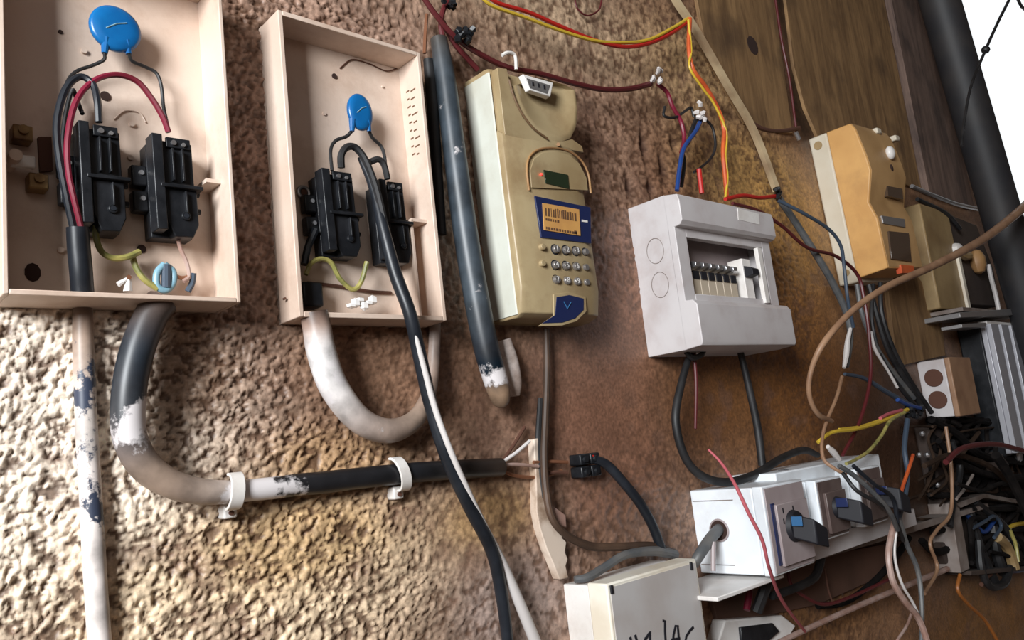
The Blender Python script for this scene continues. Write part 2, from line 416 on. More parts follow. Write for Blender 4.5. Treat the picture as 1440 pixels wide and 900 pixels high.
    m = bpy.data.materials.new('rough_plaster'); m.use_nodes = True; nt = m.node_tree; b = nt.nodes['Principled BSDF']
    a_ = nt.nodes.new('ShaderNodeAttribute'); a_.attribute_name = 'paint'
    n = nt.nodes.new('ShaderNodeTexNoise'); n.inputs['Scale'].default_value = 260; n.inputs['Detail'].default_value = 5
    g = nt.nodes.new('ShaderNodeNewGeometry'); nt.links.new(g.outputs['Position'], n.inputs['Vector'])
    r = nt.nodes.new('ShaderNodeMapRange'); r.inputs[1].default_value = .3; r.inputs[2].default_value = .7; r.inputs[3].default_value = .7; r.inputs[4].default_value = 1.25
    nt.links.new(n.outputs['Fac'], r.inputs[0])
    mx = nt.nodes.new('ShaderNodeVectorMath'); mx.operation = 'SCALE'
    nt.links.new(a_.outputs['Color'], mx.inputs[0]); nt.links.new(r.outputs[0], mx.inputs['Scale'])
    nt.links.new(mx.outputs[0], b.inputs['Base Color'])
    b.inputs['Roughness'].default_value = .5
    bp = nt.nodes.new('ShaderNodeBump'); bp.inputs['Strength'].default_value = .5; bp.inputs['Distance'].default_value = .001
    nt.links.new(n.outputs['Fac'], bp.inputs['Height']); nt.links.new(bp.outputs[0], b.inputs['Normal'])
    me.materials.append(m)
    o = bpy.data.objects.new('wall_back', me); C.objects.link(o); o['kind'] = 'structure'
    return o
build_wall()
# unseen shell added around the camera to keep out sky light
structure('wall_front', MB().box(-1.7, 3.6, -2.2, -2.1, -1.4, 1.9), 'floor_cement', smooth=False)
structure('floor', MB().box(-1.7, 3.6, -2.2, .1, -1.45, -1.4), 'floor_cement', smooth=False)
structure('ceiling', MB().box(-1.7, 3.6, -2.2, .1, 1.9, 1.95), 'roof_dark', smooth=False)
structure('wall_right', MB().box(3.6, 3.7, -2.2, -.12, -1.4, 1.9), 'floor_cement', smooth=False)
structure('wall_left', MB().box(-1.75, -1.65, -2.2, .1, -1.4, 1.9), 'floor_cement', smooth=False)

# ------------------------------------------------------------------ wooden boards above, batten, post
def pix_poly(px, d): return [(P(u, v, d).x, P(u, v, d).z + (.75 if v == -60 else 0)) for u, v in px]
b = pix_poly([(952, -60), (1086, -60), (1093, 0), (1119, 186), (1100, 184), (1053, 172), (1000, 80)], .012)
structure('trim_1', MB().prism(b, (-.001, -.007)), 'plank', bevel=.001)
kn = P(1062, 62, .012); structure('trim_5', MB().cyl((kn.x, -.006, kn.z), (kn.x, -.0076, kn.z), .016, n=12), 'hole')
b = pix_poly([(1108, -60), (1235, -60), (1300, 268), (1190, 222), (1158, 200), (1136, 150), (1120, 90), (1109, 0)], .012)
structure('trim_2', MB().prism(b, (-.001, -.007)), 'plank', bevel=.001)
b = pix_poly([(1240, -60), (1288, -60), (1368, 294), (1304, 270)], .012)
structure('trim_3', MB().prism(b, (-.001, -.016)), 'plank_grey', bevel=.001)
b = pix_poly([(1246, 380), (1290, 388), (1322, 430), (1330, 500), (1262, 515)], .01)
structure('trim_4', MB().prism(b, (-.001, -.010)), 'plank', bevel=.001)
cable('wood_batten', 'pale thin wooden batten slanting down the plaster beside the dark boards', 'batten', [(925, -50), (950, 0), (978, 42), (1020, 115), (1060, 185), (1092, 268)], 'batten', d=.02, w=13, n=6)
cable('crack_rod', 'thin dark rod hanging in the gap between the two upper boards', 'rod', [(1085, -40), (1098, 50), (1110, 110), (1120, 185)], 'maroon', d=.018, w=3.5)
cable('iron_rod', 'thin rusty rod along the lower edge of the leftmost board', 'rod', [(1052, 170), (1075, 182), (1100, 184), (1124, 180)], 'rust', d=.02, w=6)
cable('iron_rod', 'thin dark rod with a pale tip beside the dark post', 'rod', [(1282, 262), (1310, 274), (1345, 287), (1376, 294)], 'dull_steel', d=.03, w=6)
cable('nail', 'short steel nail end under the gap between the boards', 'nail', [(1119, 186), (1124, 196)], 'dull_steel', d=.03, w=6)
pa, pb = P(1321, 0, .10), P(1552, 800, .10); dv = (pb-pa).normalized()
tag(obj('post', MB().tube([pa-dv*.95, pa, pa.lerp(pb, .5), pb, pb+dv*.55], .039, 28), 'post'), 'dark round post leaning at the right edge against the white sky', 'post')
cable('sky_wire', 'thin black wire with a knot crossing the white sky', 'wire', [(1520, -200), (1424, -10), (1404, 30), (1386, 70), (1366, 120), (1357, 165), (1352, 205)], 'black_cable', d=.22, w=4)
cable('sky_wire', 'short thin black wire at the top right corner of the sky', 'wire', [(1428, -10), (1436, 8), (1450, 22), (1540, 110)], 'black_cable', d=.22, w=4)
tag(obj('wire_knot', MB().ball(P(1386, 70, .22), .0075), 'black_cable'), 'small dark knot tied on the thin wire in the sky', 'knot')

# ------------------------------------------------------------------ open enclosures on the left
def open_box(label, org, ang, w_, h_, d_, t):
    o = thing('meter_box', label, 'box', org, ang, None)
    obj('back_plate', MB().box(0, w_, -.006, -.001, 0, h_), 'box_pink', o)
    sh = MB()
    sh.box(0, t, -d_, -.001, 0, h_); sh.box(w_-t, w_, -d_, -.001, 0, h_)
    obj('side_wall', MB().box(0, t, -d_, -.001, 0, h_), 'box_pink', o, bevel=.0008)
    obj('side_wall', MB().box(w_-t, w_, -d_, -.001, 0, h_), 'box_pink', o, bevel=.0008)
    obj('bottom_wall', MB().box(t, w_-t, -d_, -.001, 0, t), 'box_pink', o, bevel=.0006)
    obj('top_wall', MB().box(t, w_-t, -d_, -.001, h_-t, h_), 'box_pink', o, bevel=.0006)
    return o
def dot(par, name, u, v, d, r, m, h=.0015, n=14):
    q = L(par, u, v, d); return obj(name, MB().cyl((q.x, q.y+h, q.z), (q.x, q.y-h, q.z), r, r, n), m, par)

A = open_box('wide open cream meter box at the left edge holding two black fuse holders', (.0975, 0, .1275), 0.012, .1505, .262, .045, .0034)
Bx = open_box('narrower looking open cream meter box, second from the left, with a smaller blue disc', (.298, 0, .122), 0.008, .146, .262, .0375, .0042)
# extras of box A
for u, v, rr in [(85, 45, .0016), (148, 135, .0036), (199, 350, .0032)]: dot(A, 'screw_hole', u, v, .0065, rr, 'hole', .0004)
q = L(A, 46, 383, .0065)
obj('rust_hole', MB().ball(q, .0055, sx=.9, sy=.12, sz=1.2), 'hole', A)
for u, v in [(118, 72), (185, 175), (85, 352), (183, 222)]: dot(A, 'moulded_stud', u, v, .007, .0020, 'box_pink', .0014)
I = inv(A)
pts, rad = wpts([(160, 168), (175, 156), (195, 158), (205, 172)], .0068, 2.2)
obj('moulded_rib', MB().tube([I@p for p in pts], rad, 6), 'box_pink', A)
q = L(A, 283, 258, .02); obj('side_ledge', MB().box(q.x, q.x+.012, -.03, -.006, q.z-.002, q.z+.001), 'box_pink', A)
dot(A, 'latch_pin', 17, 226, .02, .004, 'box_pink', .012)
q = L(A, 14, 226, .02); obj('pivot_arm', MB().box(q.x, q.x+.014, -.024, -.018, q.z-.004, q.z+.004), 'pvc_white', A, bevel=.001)
# extras of box B
for u, v, rr in [(470, 107, .0024), (456, 160, .0018), (538, 122, .0012)]: dot(Bx, 'screw_hole', u, v, .0065, rr, 'hole' if v < 110 else 'box_pink', .0008)
I = inv(Bx)
q0 = L(Bx, 572, 312, .02)
obj('inner_partition', MB().box(q0.x, .146-.004, -.028, -.006, q0.z-.0015, q0.z+.0015), 'box_pink', Bx)
obj('inner_partition', MB().box(q0.x-.001, q0.x+.001, -.028, -.006, .004, q0.z), 'box_pink', Bx)
pts, rad = wpts([(478, 96), (495, 84), (520, 90), (545, 100), (566, 92)], .0068, 2.0)
obj('crack_line', MB().tube([I@p for p in pts], rad, 5), 'rust', Bx)
pts, rad = wpts([(432, 398), (470, 402), (520, 410), (550, 412)], .0075, 5)
obj('rust_strip', MB().tube([I@p for p in pts], rad, 5), 'rust', Bx)
for u, v in [(406, 352), (398, 420)]: dot(Bx, 'side_stain', u+2, v, .02, .001, 'rust')
lab = MB()
for k in range(9):
    z = .262-.035-k*.008
    lab.box(.1417, .14185, -.030+.002*(k % 3), -.022+.001*(k % 2), z, z+.0016)
    lab.box(.1417, .14185, -.020+.001*(k % 2), -.015, z+.002, z+.0036)
obj('moulded_marks', lab, 'ink_brown', Bx)

def varistor(label, u, v, d, rpx_w, rpx_h, leads):
    p = P(u, v, d); s = mpp(u, v, d)
    o = thing('disc_varistor', label, 'component', p)
    r = rpx_h*s; rx = rpx_w/rpx_h
    mb = MB(); ring = []
    prof = [(.0, -.0032), (.55, -.0032), (.88, -.0028), (1.0, -.0012), (1.0, .0012), (.85, .0028), (0, .0032)]
    n = 32; vs = []; fs = []
    for a, y in prof:
        for j in range(n):
            th = 2*math.pi*j/n; vs.append((r*rx*a*math.cos(th), y, r*a*math.sin(th)))
    for i in range(len(prof)-1):
        for j in range(n): fs.append((i*n+j, i*n+(j+1) % n, (i+1)*n+(j+1) % n, (i+1)*n+j))
    mb.add(vs, fs); obj('disc', mb, 'blue', o, sharp=60)
    for k, px in enumerate(leads):
        q = L(o, px[0][0], px[0][1], d)
        t = Vector((q.x*.85, 0, q.z*.45))
        obj('leg_stub', MB().tube([t, q+Vector((0, 0, -.0006))], [r*.20, r*.12], 10), 'blue', o)
        pts, rad = wpts([(a, b_, dd) for a, b_, dd in px], None, 5.0)
        obj('lead', MB().tube([inv(o)@p_ for p_ in pts], rad, 8), 'black_cable', o)
    # pale streak painted as a reflection on the face
    obj('face_mark', MB().tube([(-.4*r*rx, -.0033, -.15*r), (0, -.0034, .15*r), (.4*r*rx, -.0033, .3*r)], .0005, 5), 'blue_ring', o)
    return o
varistor('large round blue disc with two black leads at the top of the left box', 162, 41, .022, 34, 34,
         [[(147, 74, .022), (146, 84, .020), (130, 92, .018), (108, 100, .018), (96, 112, .018), (92, 126, .02)],
          [(181, 75, .022), (186, 86, .020), (204, 94, .018), (220, 103, .018), (227, 122, .018), (230, 150, .018), (236, 178, .02)]])
varistor('smaller oval blue disc with two black leads in the second box', 506, 158, .024, 20, 27,
         [[(495, 184, .022), (487, 192, .02), (472, 198, .018), (465, 212, .018), (467, 240, .02)],
          [(519, 184, .022), (524, 194, .02), (536, 206, .018), (541, 222, .02), (543, 248, .02)]])

def fuse_holder(label, u, v, d, wpx, hpx, ang=.03, ears=True, knobs=True):
    """u,v: centre of the front face"""
    p = P(u, v, 0.0065); s = mpp(u, v, d); W = wpx*s; H = hpx*s; D = d
    pc = P(u, v, d)
    o = thing('fuse_holder', label, 'fuse holder', (pc.x-.0, 0, pc.z), ang, None)
    hw = W/2; hh = H/2; y0 = -.0062; y1 = -D
    ym = (y0+y1)/2
    obj('base', MB().prism([(-hw, -hh*.92), (hw*.75, -hh*.92), (hw, -hh*.7), (hw, hh*.9), (-hw, hh*.9)], (y0, ym)), 'black', o, bevel=.0008)
    obj('side_rail', MB().box(-hw, -hw*.55, y1, ym, -hh*.85, hh), 'black', o, bevel=.0007)
    body = MB().prism([(-hw*.5, hh*.05), (hw*.82, hh*.05), (hw*.82, hh*.92), (-hw*.5, hh*.92)], (ym, y1*.86))
    obj('upper_carrier', body, 'black', o, bevel=.0007)
    obj('lower_carrier', MB().prism([(-hw*.5, -hh*.65), (-hw*.2, -hh*.95), (hw*.6, -hh*.95), (hw*.88, -hh*.7), (hw*.88, -hh*.02), (-hw*.5, -hh*.02)], (ym, y1*.9)), 'black', o, bevel=.0008)
    obj('divider', MB().box(-hw*.75, hw*1.08, y1*1.03, ym, -.0012, .0014), 'black', o, bevel=.0004)
    for x in (-hw*.18, hw*.25):
        obj('guide_rib', MB().box(x, x+.0014, y1*1.0, y1*.86, hh*.12, hh*.75), 'black', o, bevel=.0003)
    obj('guide_rib', MB().box(hw*.28, hw*.28+.0012, y1*1.02, y1*.88, -hh*.5, -hh*.08), 'black', o, bevel=.0003)
    obj('top_terminal', MB().box(-hw*.35, hw*.7, y1*.94, y1*.86, hh*.78, hh*.98), 'black', o, bevel=.0004)
    sc_ = obj('terminal_screw', MB().cyl((-hw*.05, y1*.93, hh*.87), (-hw*.05, y1*.985, hh*.87), .0019), 'steel', o)
    sc_ = obj('terminal_screw', MB().cyl((hw*.38, y1*.93, hh*.85), (hw*.38, y1*.985, hh*.85), .0015), 'dull_steel', o)
    q = (hw*.3, y1*.9, -hh*.55)
    obj('lower_socket', MB().cyl(q, (q[0], q[1]-.002, q[2]), .0034, .003), 'black', o, bevel=.0003)
    obj('socket_screw', MB().cyl((q[0], q[1]-.0015, q[2]), (q[0], q[1]-.0026, q[2]), .0018), 'sheath', o)
    if ears:
        for z in (hh*.28, -hh*.22):
            e = obj('ear', MB().box(-hw*1.62, -hw*.98, ym*.92, ym*.45, z-hh*.2, z+hh*.2), 'black', o, bevel=.0012)
            obj('screw', MB().cyl((-hw*1.22, ym*.9, z+hh*.05), (-hw*1.22, ym*.9-.0018, z+hh*.05), .0021, .0018, 12), 'steel', e)
    if knobs:
        for z in (hh*.0, -hh*.35):
            obj('side_knob', MB().cyl((hw*.95, ym, z), (hw*1.22, ym, z), .0022), 'black', o, bevel=.0004)
    return o
fuse_holder('black fuse holder with a screw-eared side, left one in the left box', 148, 249, .034, 62, 160)
fuse_holder('black fuse holder, right one in the left box, below the end of the red wire', 251, 262, .034, 64, 150)
fuse_holder('black fuse holder, left one in the second box', 484, 300, .031, 58, 128)
fuse_holder('black fuse holder, right one in the second box, partly behind the thick cables', 560, 312, .031, 48, 122, ears=False)

# things in box A
cable('cable_sheath', 'thick dark cable sheath rising from the floor of the left box', 'cable', [(109, 320, .030, 29), (111, 350, .028, 30), (114, 382, .026, 30), (116, 412, .022, 30)], 'sheath', n=20)
cable('black_core', 'thick black core wire looping from the sheath to the left fuse holder', 'wire', [(103, 322, .030), (92, 270, .032), (82, 215, .032), (80, 170, .03), (92, 126, .028), (112, 108, .028), (130, 118, .03), (137, 142, .034), (139, 172, .034)], 'sheath', w=10)
cable('black_core', 'short thin black wire inside the loop of the thick black core', 'wire', [(96, 300, .024), (88, 230, .022), (90, 175, .02), (101, 128, .02), (108, 140, .024), (116, 160, .03)], 'black_cable', w=6)
cable('red_core', 'dark red wire arching between the sheath and the right fuse holder', 'wire', [(114, 320, .032), (104, 280, .034), (96, 240, .034), (95, 195, .034), (106, 145, .032), (130, 115, .03), (162, 105, .03), (192, 114, .03), (213, 138, .031), (229, 165, .033), (237, 186, .033)], 'dark_red', w=8.5)
cable('earth_wire', 'bare green and yellow wire bent under the left fuse holder', 'wire', [(134, 318, .02), (136, 338, .02), (144, 355, .02), (160, 363, .02), (180, 361, .02), (196, 354, .018)], 'yellow_green', w=9)
cable('earth_wire', 'short green wire leading down to the blue ring', 'wire', [(186, 360, .014), (192, 378, .016), (204, 394, .018), (222, 406, .018)], 'yellow_green', w=9)
pts, _ = wpts([(231, 372), (221, 384), (221, 402), (233, 408), (243, 398), (243, 382), (231, 372)], .018, 3)
t = tag(obj('wire_ring', MB().tube(pts, .0026, 12), 'blue_ring'), 'pale blue plastic ring lying on the floor of the left box', 'ring')
obj('ring_core', MB().tube([I_ - Vector(pts[0]) for I_ in [P(232, 374, .016), P(232, 406, .016)]], .0034, 10), 'steel_blue', t)
cable('stripped_wire', 'stripped coppery wire dangling below the right fuse holder', 'wire', [(249, 330, .02), (254, 350, .02), (262, 368, .02), (266, 388, .02), (258, 396, .02)], 'pinkwire', w=6)
cable('stripped_wire', 'dark wire stub in the lower right corner of the left box', 'wire', [(272, 384, .02), (270, 398, .018), (264, 410, .016)], 'steel_blue', w=9)
cable('stripped_wire', 'coppery wire stub lying beside the blue ring', 'wire', [(244, 387, .018), (256, 391, .018), (268, 388, .02)], 'copper', w=6)
# white lug
o = thing('cable_lug', 'small white clip lug on the floor of the left box', 'clip', P(178, 408, .022))
obj('lug_body', MB().tube([L(o, 180, 410, .022), L(o, 180, 392, .022), L(o, 166, 400, .022)], [.0032, .0034, .002], 8), 'pvc_white', o)
q = L(o, 181, 390, .026); obj('lug_screw', MB().cyl(q, q+Vector((0, -.001, 0)), .0016), 'copper', o)
# brass terminals
for u, v, lb in [(27, 195, 'tarnished brass terminal near the left edge, upper one'), (49, 262, 'tarnished brass terminal near the left edge, lower one')]:
    o = thing('brass_terminal', lb, 'terminal', P(u, v, .0065))
    obj('terminal_block', MB().box(-.006, .006, -.012, 0, -.0055, .0055), 'brass', o, bevel=.001)
    obj('terminal_screw', MB().cyl((0, -.012, .0015), (0, -.0145, .0015), .0032, n=12), 'brass', o)
tag(obj('rusty_plate', MB().prism(pix_poly([(53, 193), (72, 193), (74, 240), (56, 242)], .009), (-.0065, -.010)), 'rust'), 'rusty brown plate beside the brass terminals', 'plate')

# things in box B
cable('black_core', 'thick black wire humping over the left fuse holder of the second box', 'wire', [(480, 236, .032), (480, 218, .034), (488, 207, .034), (500, 208, .034), (514, 226, .036), (528, 262, .04), (540, 310, .043), (550, 350, .044)], 'black_cable', w=10.5)
cable('black_core', 'black wire arching to the right fuse holder of the second box', 'wire', [(520, 228, .032), (532, 224, .034), (540, 232, .034), (545, 252, .034)], 'black_cable', w=9)
cable('twin_cable', 'long black cable leaving the second box and hanging across the wall', 'cable', [(506, 222, .026, 7), (524, 262, .034, 13), (540, 325, .043, 17), (556, 385, .048, 19), (576, 440, .055, 19), (590, 500, .05, 20), (606, 570, .045, 20), (630, 645, .045, 21), (662, 715, .04, 20), (692, 775, .03, 19), (706, 840, .02, 18), (716, 920, .012, 16)], 'sheath', n=14)
cable('twin_cable', 'pale grey strand running along the long black hanging cable', 'cable', [(578, 452, .056, 5), (586, 478, .056, 7), (597, 520, .053, 9), (612, 575, .051, 9), (634, 635, .052, 9), (658, 690, .047, 9), (682, 740, .038, 9), (708, 795, .026, 14), (734, 856, .02, 16), (762, 925, .012, 17)], 'white_wire', n=12)
cable('earth_wire', 'green and yellow wire curled at the bottom of the second box', 'wire', [(430, 386, .02), (438, 370, .02), (452, 364, .02), (466, 370, .02), (478, 392, .02), (496, 407, .02), (508, 396, .022), (516, 368, .026)], 'yellow_green', w=7)
cable('black_core', 'black wire stub rising from the black block in the second box', 'wire', [(428, 372, .016), (433, 348, .016), (444, 322, .02)], 'sheath', w=11)
tag(obj('rubber_block', MB().box(*[f(P(424, 430, .02).x, P(453, 430, .02).x) for f in (min, max)], -.024, -.007, P(440, 432, .02).z, P(440, 398, .02).z), 'black', bevel=.002), 'black rubber block in the lower left corner of the second box', 'block')
o = thing('ring_knob', 'small grey ring on the left side inside the second box', 'ring', P(427, 271, .0075))
obj('ring', MB().tube([(.005*math.cos(a), 0, .005*math.sin(a)) for a in np.linspace(0, 2*math.pi, 20)], .0018, 8), 'dull_steel', o)
obj('ring_centre', MB().cyl((0, .001, 0), (0, -.001, 0), .003), 'rust', o)
rng = random.Random(3); mb = MB()
for k in range(6):
    u = 494+k*6; q = P(u, 430-4*(k % 3), .022); mb.ball(q, .0042, 6, 1.2, 1, .6+.5*(k % 2))
tag(obj('torn_putty', mb, 'pvc_white', smooth=False), 'torn lump of white putty on the floor of the second box', 'putty')

# ------------------------------------------------------------------ pipes and conduits
WH = (.70, .63, .59); BG = (.30, .22, .17); DK = (.02, .024, .031); BK = (.012, .012, .014)
painted('conduit', 'straight dirty white conduit running down from the left box', 'conduit', [(116, 425, None, 25, (.20, .14, .11), .2), (117, 480, None, 27, (.38, .28, .22), .38), (119, 535, None, 28, (.5, .4, .34), .44), (120, 562, None, 28, (.60, .5, .44), .52), (121, 590, None, 28, (.62, .55, .5), .42), (125, 660, None, 29, WH, .40), (129, 722, None, 29, WH, .51), (131, 760, None, 30, WH, .36), (135, 830, None, 30, WH, .36), (144, 960, None, 31, WH, .36)], 'painted_conduit')
painted('bent_pipe', 'fat black and beige pipe bending below the left box, then running through two saddle clips', 'pipe', [(228, 424, .028, 44, (.07, .045, .035), .2), (212, 445, .028, 45, (.06, .045, .04), .25), (194, 490, .028, 46, DK, .2), (183, 540, .028, 46, DK, .3), (180, 590, .027, 46, (.05, .05, .055), .56), (186, 625, .026, 45, (.16, .13, .12), .5), (206, 657, .024, 44, BG, .2), (240, 680, .022, 40, BG, .2), (280, 691, .020, 37, (.36, .28, .23), .25), (316, 692, .018, 33, (.40, .33, .29), .4), (345, 690, .016, 31, (.06, .05, .05), .60), (385, 686, .016, 31, BK, .53), (425, 681, .015, 31, BK, .5), (450, 679, .015, 31, BK, .1), (500, 673, .014, 30, BK, .1), (600, 663, .013, 28, BK, .2), (704, 657, .012, 26, (.03, .02, .015), .2)], 'painted_pipe')
painted('curved_pipe', 'white U-shaped pipe hanging under the second box', 'pipe', [(441, 440, .030, 39, (.10, .06, .045), .1), (446, 462, .030, 40, (.35, .26, .22), .3), (452, 495, .030, 41, (.72, .68, .66), .4), (470, 545, .029, 41, (.72, .68, .66), .4), (505, 590, .027, 38, (.46, .38, .34), .4), (545, 606, .024, 35, (.36, .27, .22), .3), (580, 593, .02, 28, (.30, .22, .17), .3), (600, 562, .015, 22, (.25, .17, .13), .2), (609, 520, .011, 18, (.30, .22, .18), .3), (612, 450, .009, 16, (.34, .28, .25), .3)], 'painted_pipe')
painted('black_hose', 'long dark grey hose standing between the second box and the keypad meter', 'hose', [(617, 55, .02, 24, (.05, .045, .04), .2), (626, 110, .022, 29, (.035, .045, .055), .3), (640, 220, .024, 32, (.04, .052, .065), .38), (655, 330, .025, 35, (.04, .052, .065), .3), (672, 430, .026, 36, (.04, .05, .06), .38), (684, 490, .026, 36, DK, .3), (694, 525, .025, 35, DK, .54), (701, 548, .024, 33, (.26, .17, .11), .4), (705, 566, .023, 24, (.22, .14, .09), .1), (706, 571, .022, 9, (.2, .12, .08), .1)], 'painted_pipe')
cable('pipe_stub', 'short pale pipe stub behind the lower tip of the grey hose', 'pipe', [(708, 478, .012, 22), (717, 510, .012, 25), (722, 540, .012, 24), (724, 557, .012, 14)], 'pipe_white', n=18)
cable('thin_hose', 'black hose end behind the top of the long grey hose', 'hose', [(602, 84, .012, 14), (606, 120, .012, 17), (612, 200, .010, 16), (622, 330, .008, 12)], 'black_cable', n=12)
cable('copper_strip', 'thin coppery strip at the top of the wall above the second box', 'strip', [(600, 20, .014, 5), (598, 50, .014, 5), (597, 75, .014, 5)], 'copper', n=6)

def clip(label, u, v, hpx, d, lean):
    s = mpp(u, v, d); o = thing('saddle_clip', label, 'clip', P(u, v, 0), 0, None)
    r = hpx*.5*s; pts = []
    for k in range(15):
        a = math.radians(-100+200*k/14)
        pts.append(Vector((lean*math.sin(a)*r*.25, -(d+r*.72*math.cos(a)), r*math.sin(a))))
    mb = MB()
    n = len(pts); wv = Vector((.0052, 0, 0))
    vs = []
    for k, p in enumerate(pts):
        nn = Vector((0, p.y+d, p.z)).normalized() if True else 0
        q = p + nn*.0022
        vs += [p-wv, p+wv, q+wv, q-wv]
    fs = []
    for k in range(n-1):
        a = k*4
        for j in range(4): fs.append((a+j, a+(j+1) % 4, a+4+(j+1) % 4, a+4+j))
    fs += [(0, 1, 2, 3), tuple(4*(n-1)+j for j in (3, 2, 1, 0))]
    mb.add(vs, fs); obj('strap', mb, 'pvc_white', o, bevel=.0005)
    z0 = -r*1.18
    obj('foot', MB().box(-.0052, .0052, -.012, 0, z0-.006, z0+.005), 'pvc_white', o, bevel=.0015)
    obj('nail', MB().cyl((0, -.012, z0-.002), (0, -.0135, z0-.002), .0019, n=10), 'rust', o)
clip('white saddle clip with a nail on the left part of the black pipe', 314, 692, 44, .018, .5)
clip('yellowed saddle clip nearer the hanging cables on the black pipe', 548, 668, 42, .014, -1.0)
for px, m_, lb in [([(703, 652, .012), (725, 637, .016), (745, 620, .02)], 'white_wire', 'thin pale strand sticking up from the end of the black pipe'),
                   ([(703, 655, .012), (725, 653, .012), (757, 656, .012)], 'pinkwire', 'coppery strand from the end of the black pipe, upper one'),
                   ([(703, 660, .010), (725, 669, .008), (760, 671, .008), (790, 662, .01)], 'copper', 'coppery strand from the end of the black pipe, lower one'),
                   ([(703, 654, .010), (722, 626, .008), (738, 600, .008)], 'rust', 'dark frayed strand rising from the end of the black pipe')]:
    cable('frayed_wire', lb, 'wire', px, m_, w=5)
cable('connector_wire', 'thin brown wire entering the left side of the black screw connector', 'wire', [(750, 650, .01), (775, 649, .012), (798, 650, .014)], 'copper', w=5)
cable('connector_wire', 'second brown wire under the first at the black screw connector', 'wire', [(760, 668, .01), (780, 664, .012), (798, 665, .014)], 'rust', w=5)
# screw connector strip
o = thing('screw_connector', 'black ribbed screw connector on the wall above the handwritten box', 'connector', P(814, 655, 0), .0)
s = mpp(814, 655)
for k in range(2):
    for j in range(2):
        x = (-20+21*k)*s; z = (-16+17*j)*s
        c_ = obj('connector_cell', MB().box(x, x+19*s, -.018, -.001, z, z+15*s), 'black', o, bevel=.0015)
        obj('cell_screw', MB().cyl((x+9*s, -.018, z+7*s), (x+9*s, -.0205, z+7*s), .0036, .003, 12), 'black', c_)
cable('feed_cable', 'black cable curving from the connector down to the handwritten box', 'cable', [(838, 646, .018, 12), (855, 655, .022, 14), (878, 680, .028, 14), (900, 708, .03, 14), (918, 740, .03, 14), (931, 775, .026, 14)], 'sheath', n=12)
cable('red_tip', 'tiny red wire between the connector and the black cable', 'wire', [(830, 640, .016, 5), (842, 645, .018, 5)], 'red')

# ------------------------------------------------------------------ keypad meter (C)
Cm = thing('keypad_meter', 'cream prepayment meter with keypad, display and amber label beside the grey hose', 'meter', (.5285, 0, .1285), .012)
CW, CH, CDp = .131, .262, .05
def loft(sections, zs):
    n = len(sections[0]); vs = []; fs = []
    for sct, z in zip(sections, zs):
        for x, y in sct: vs.append((x, y, z))
    for i in range(len(zs)-1):
        for j in range(n): fs.append((i*n+j, i*n+(j+1) % n, (i+1)*n+(j+1) % n, (i+1)*n+j))
    fs.append(tuple(range(n))); fs.append(tuple(range((len(zs)-1)*n, len(zs)*n)))
    return MB().add(vs, fs)
def csec(wr, dd):
    return [(0, 0), (0, -dd+.006), (.0015, -dd+.002), (.006, -dd), (wr-.030, -dd-.001), (wr-.014, -dd+.004), (wr-.004, -dd+.016), (wr, -dd+.03), (wr, 0)]
zs = [0, .004, .03, .12, .188, .194, .24, .257, .262]
sec = [csec(CW-.004, .040), csec(CW, .047), csec(CW, .052), csec(CW, .050), csec(CW-.003, .050), csec(CW-.004, .042), csec(CW-.008, .042), csec(CW-.012, .042), csec(CW-.014, .040)]
obj('body', loft(sec, zs), 'meter_cream', Cm, bevel=.0008, sharp=30)
obj('side_panel', loft([[(-.0012, -.002), (-.0012, -.041), (0, -.042), (.0002, -.042), (.0002, -.002)]]*2, [.003, .256]), 'side_cream', Cm)
def facepoly(par, name, px, d, th, m, bev=.0003, inset=0):
    pl = [(L(par, u, v, d).x, L(par, u, v, d).z) for u, v in px]
    return obj(name, MB().prism(pl, (-d+.0005, -d-th)), m, par, bevel=bev)
FD = .0515
# scooped handle: dark bowl lip and pale tongue
tong = [(L(Cm, u, v, FD).x, L(Cm, u, v, FD).z) for u, v in [(722, 116), (728, 140), (738, 162), (752, 180), (770, 192), (788, 196), (803, 190), (811, 174), (813, 150), (810, 124), (796, 116), (760, 106)]]
cx = sum(p[0] for p in tong)/len(tong); cz = max(p[1] for p in tong)
vs = []; fs = []; n_ = len(tong); rings = [(1.0, -.041), (1.0, -.0500), (.95, -.0512), (.88, -.0505), (.72, -.0470), (.5, -.0445), (.2, -.0435)]
for a, y in rings:
    for x, z in tong: vs.append((cx+.004*(1-a)+(x-cx)*a, y, cz-.003+(z-cz)*a))
for i in range(len(rings)-1):
    for j in range(n_): fs.append((i*n_+j, i*n_+(j+1) % n_, (i+1)*n_+(j+1) % n_, (i+1)*n_+j))
fs.append(tuple(range((len(rings)-1)*n_, len(rings)*n_)))
obj('handle_scoop', MB().add(vs, fs), 'meter_cream', Cm, sharp=50)
edge = [L(Cm, u, v, FD+.001) for u, v in [(716, 112), (722, 134), (733, 158), (750, 180), (770, 195)]]
obj('scoop_lip', MB().tube([Vector(x) for x in [tuple(q[:3]) for q in spline([tuple(e) for e in edge], 5)]], .0011, 8), 'scoop_brown', Cm)
q = [L(Cm, u, v, .054) for u, v in [(732, 106), (775, 118), (771, 138), (742, 128)]]
cn = obj('port', MB().prism([(a.x, a.z) for a in q], (-.050, -.0575)), 'pvc_white', Cm, bevel=.0008)
q = [L(Cm, u, v, .0575) for u, v in [(740, 110), (773, 120), (769, 132), (745, 124)]]
obj('port_opening', MB().prism([(a.x, a.z) for a in q], (-.056, -.0580)), 'dull_steel', cn)
for k in range(3):
    q = L(Cm, 749+8*k, 118+2.3*k, .058); obj('port_pin', MB().box(q.x-.001, q.x+.001, -.0588, -.0578, q.z-.0022, q.z+.0022), 'ink', cn)
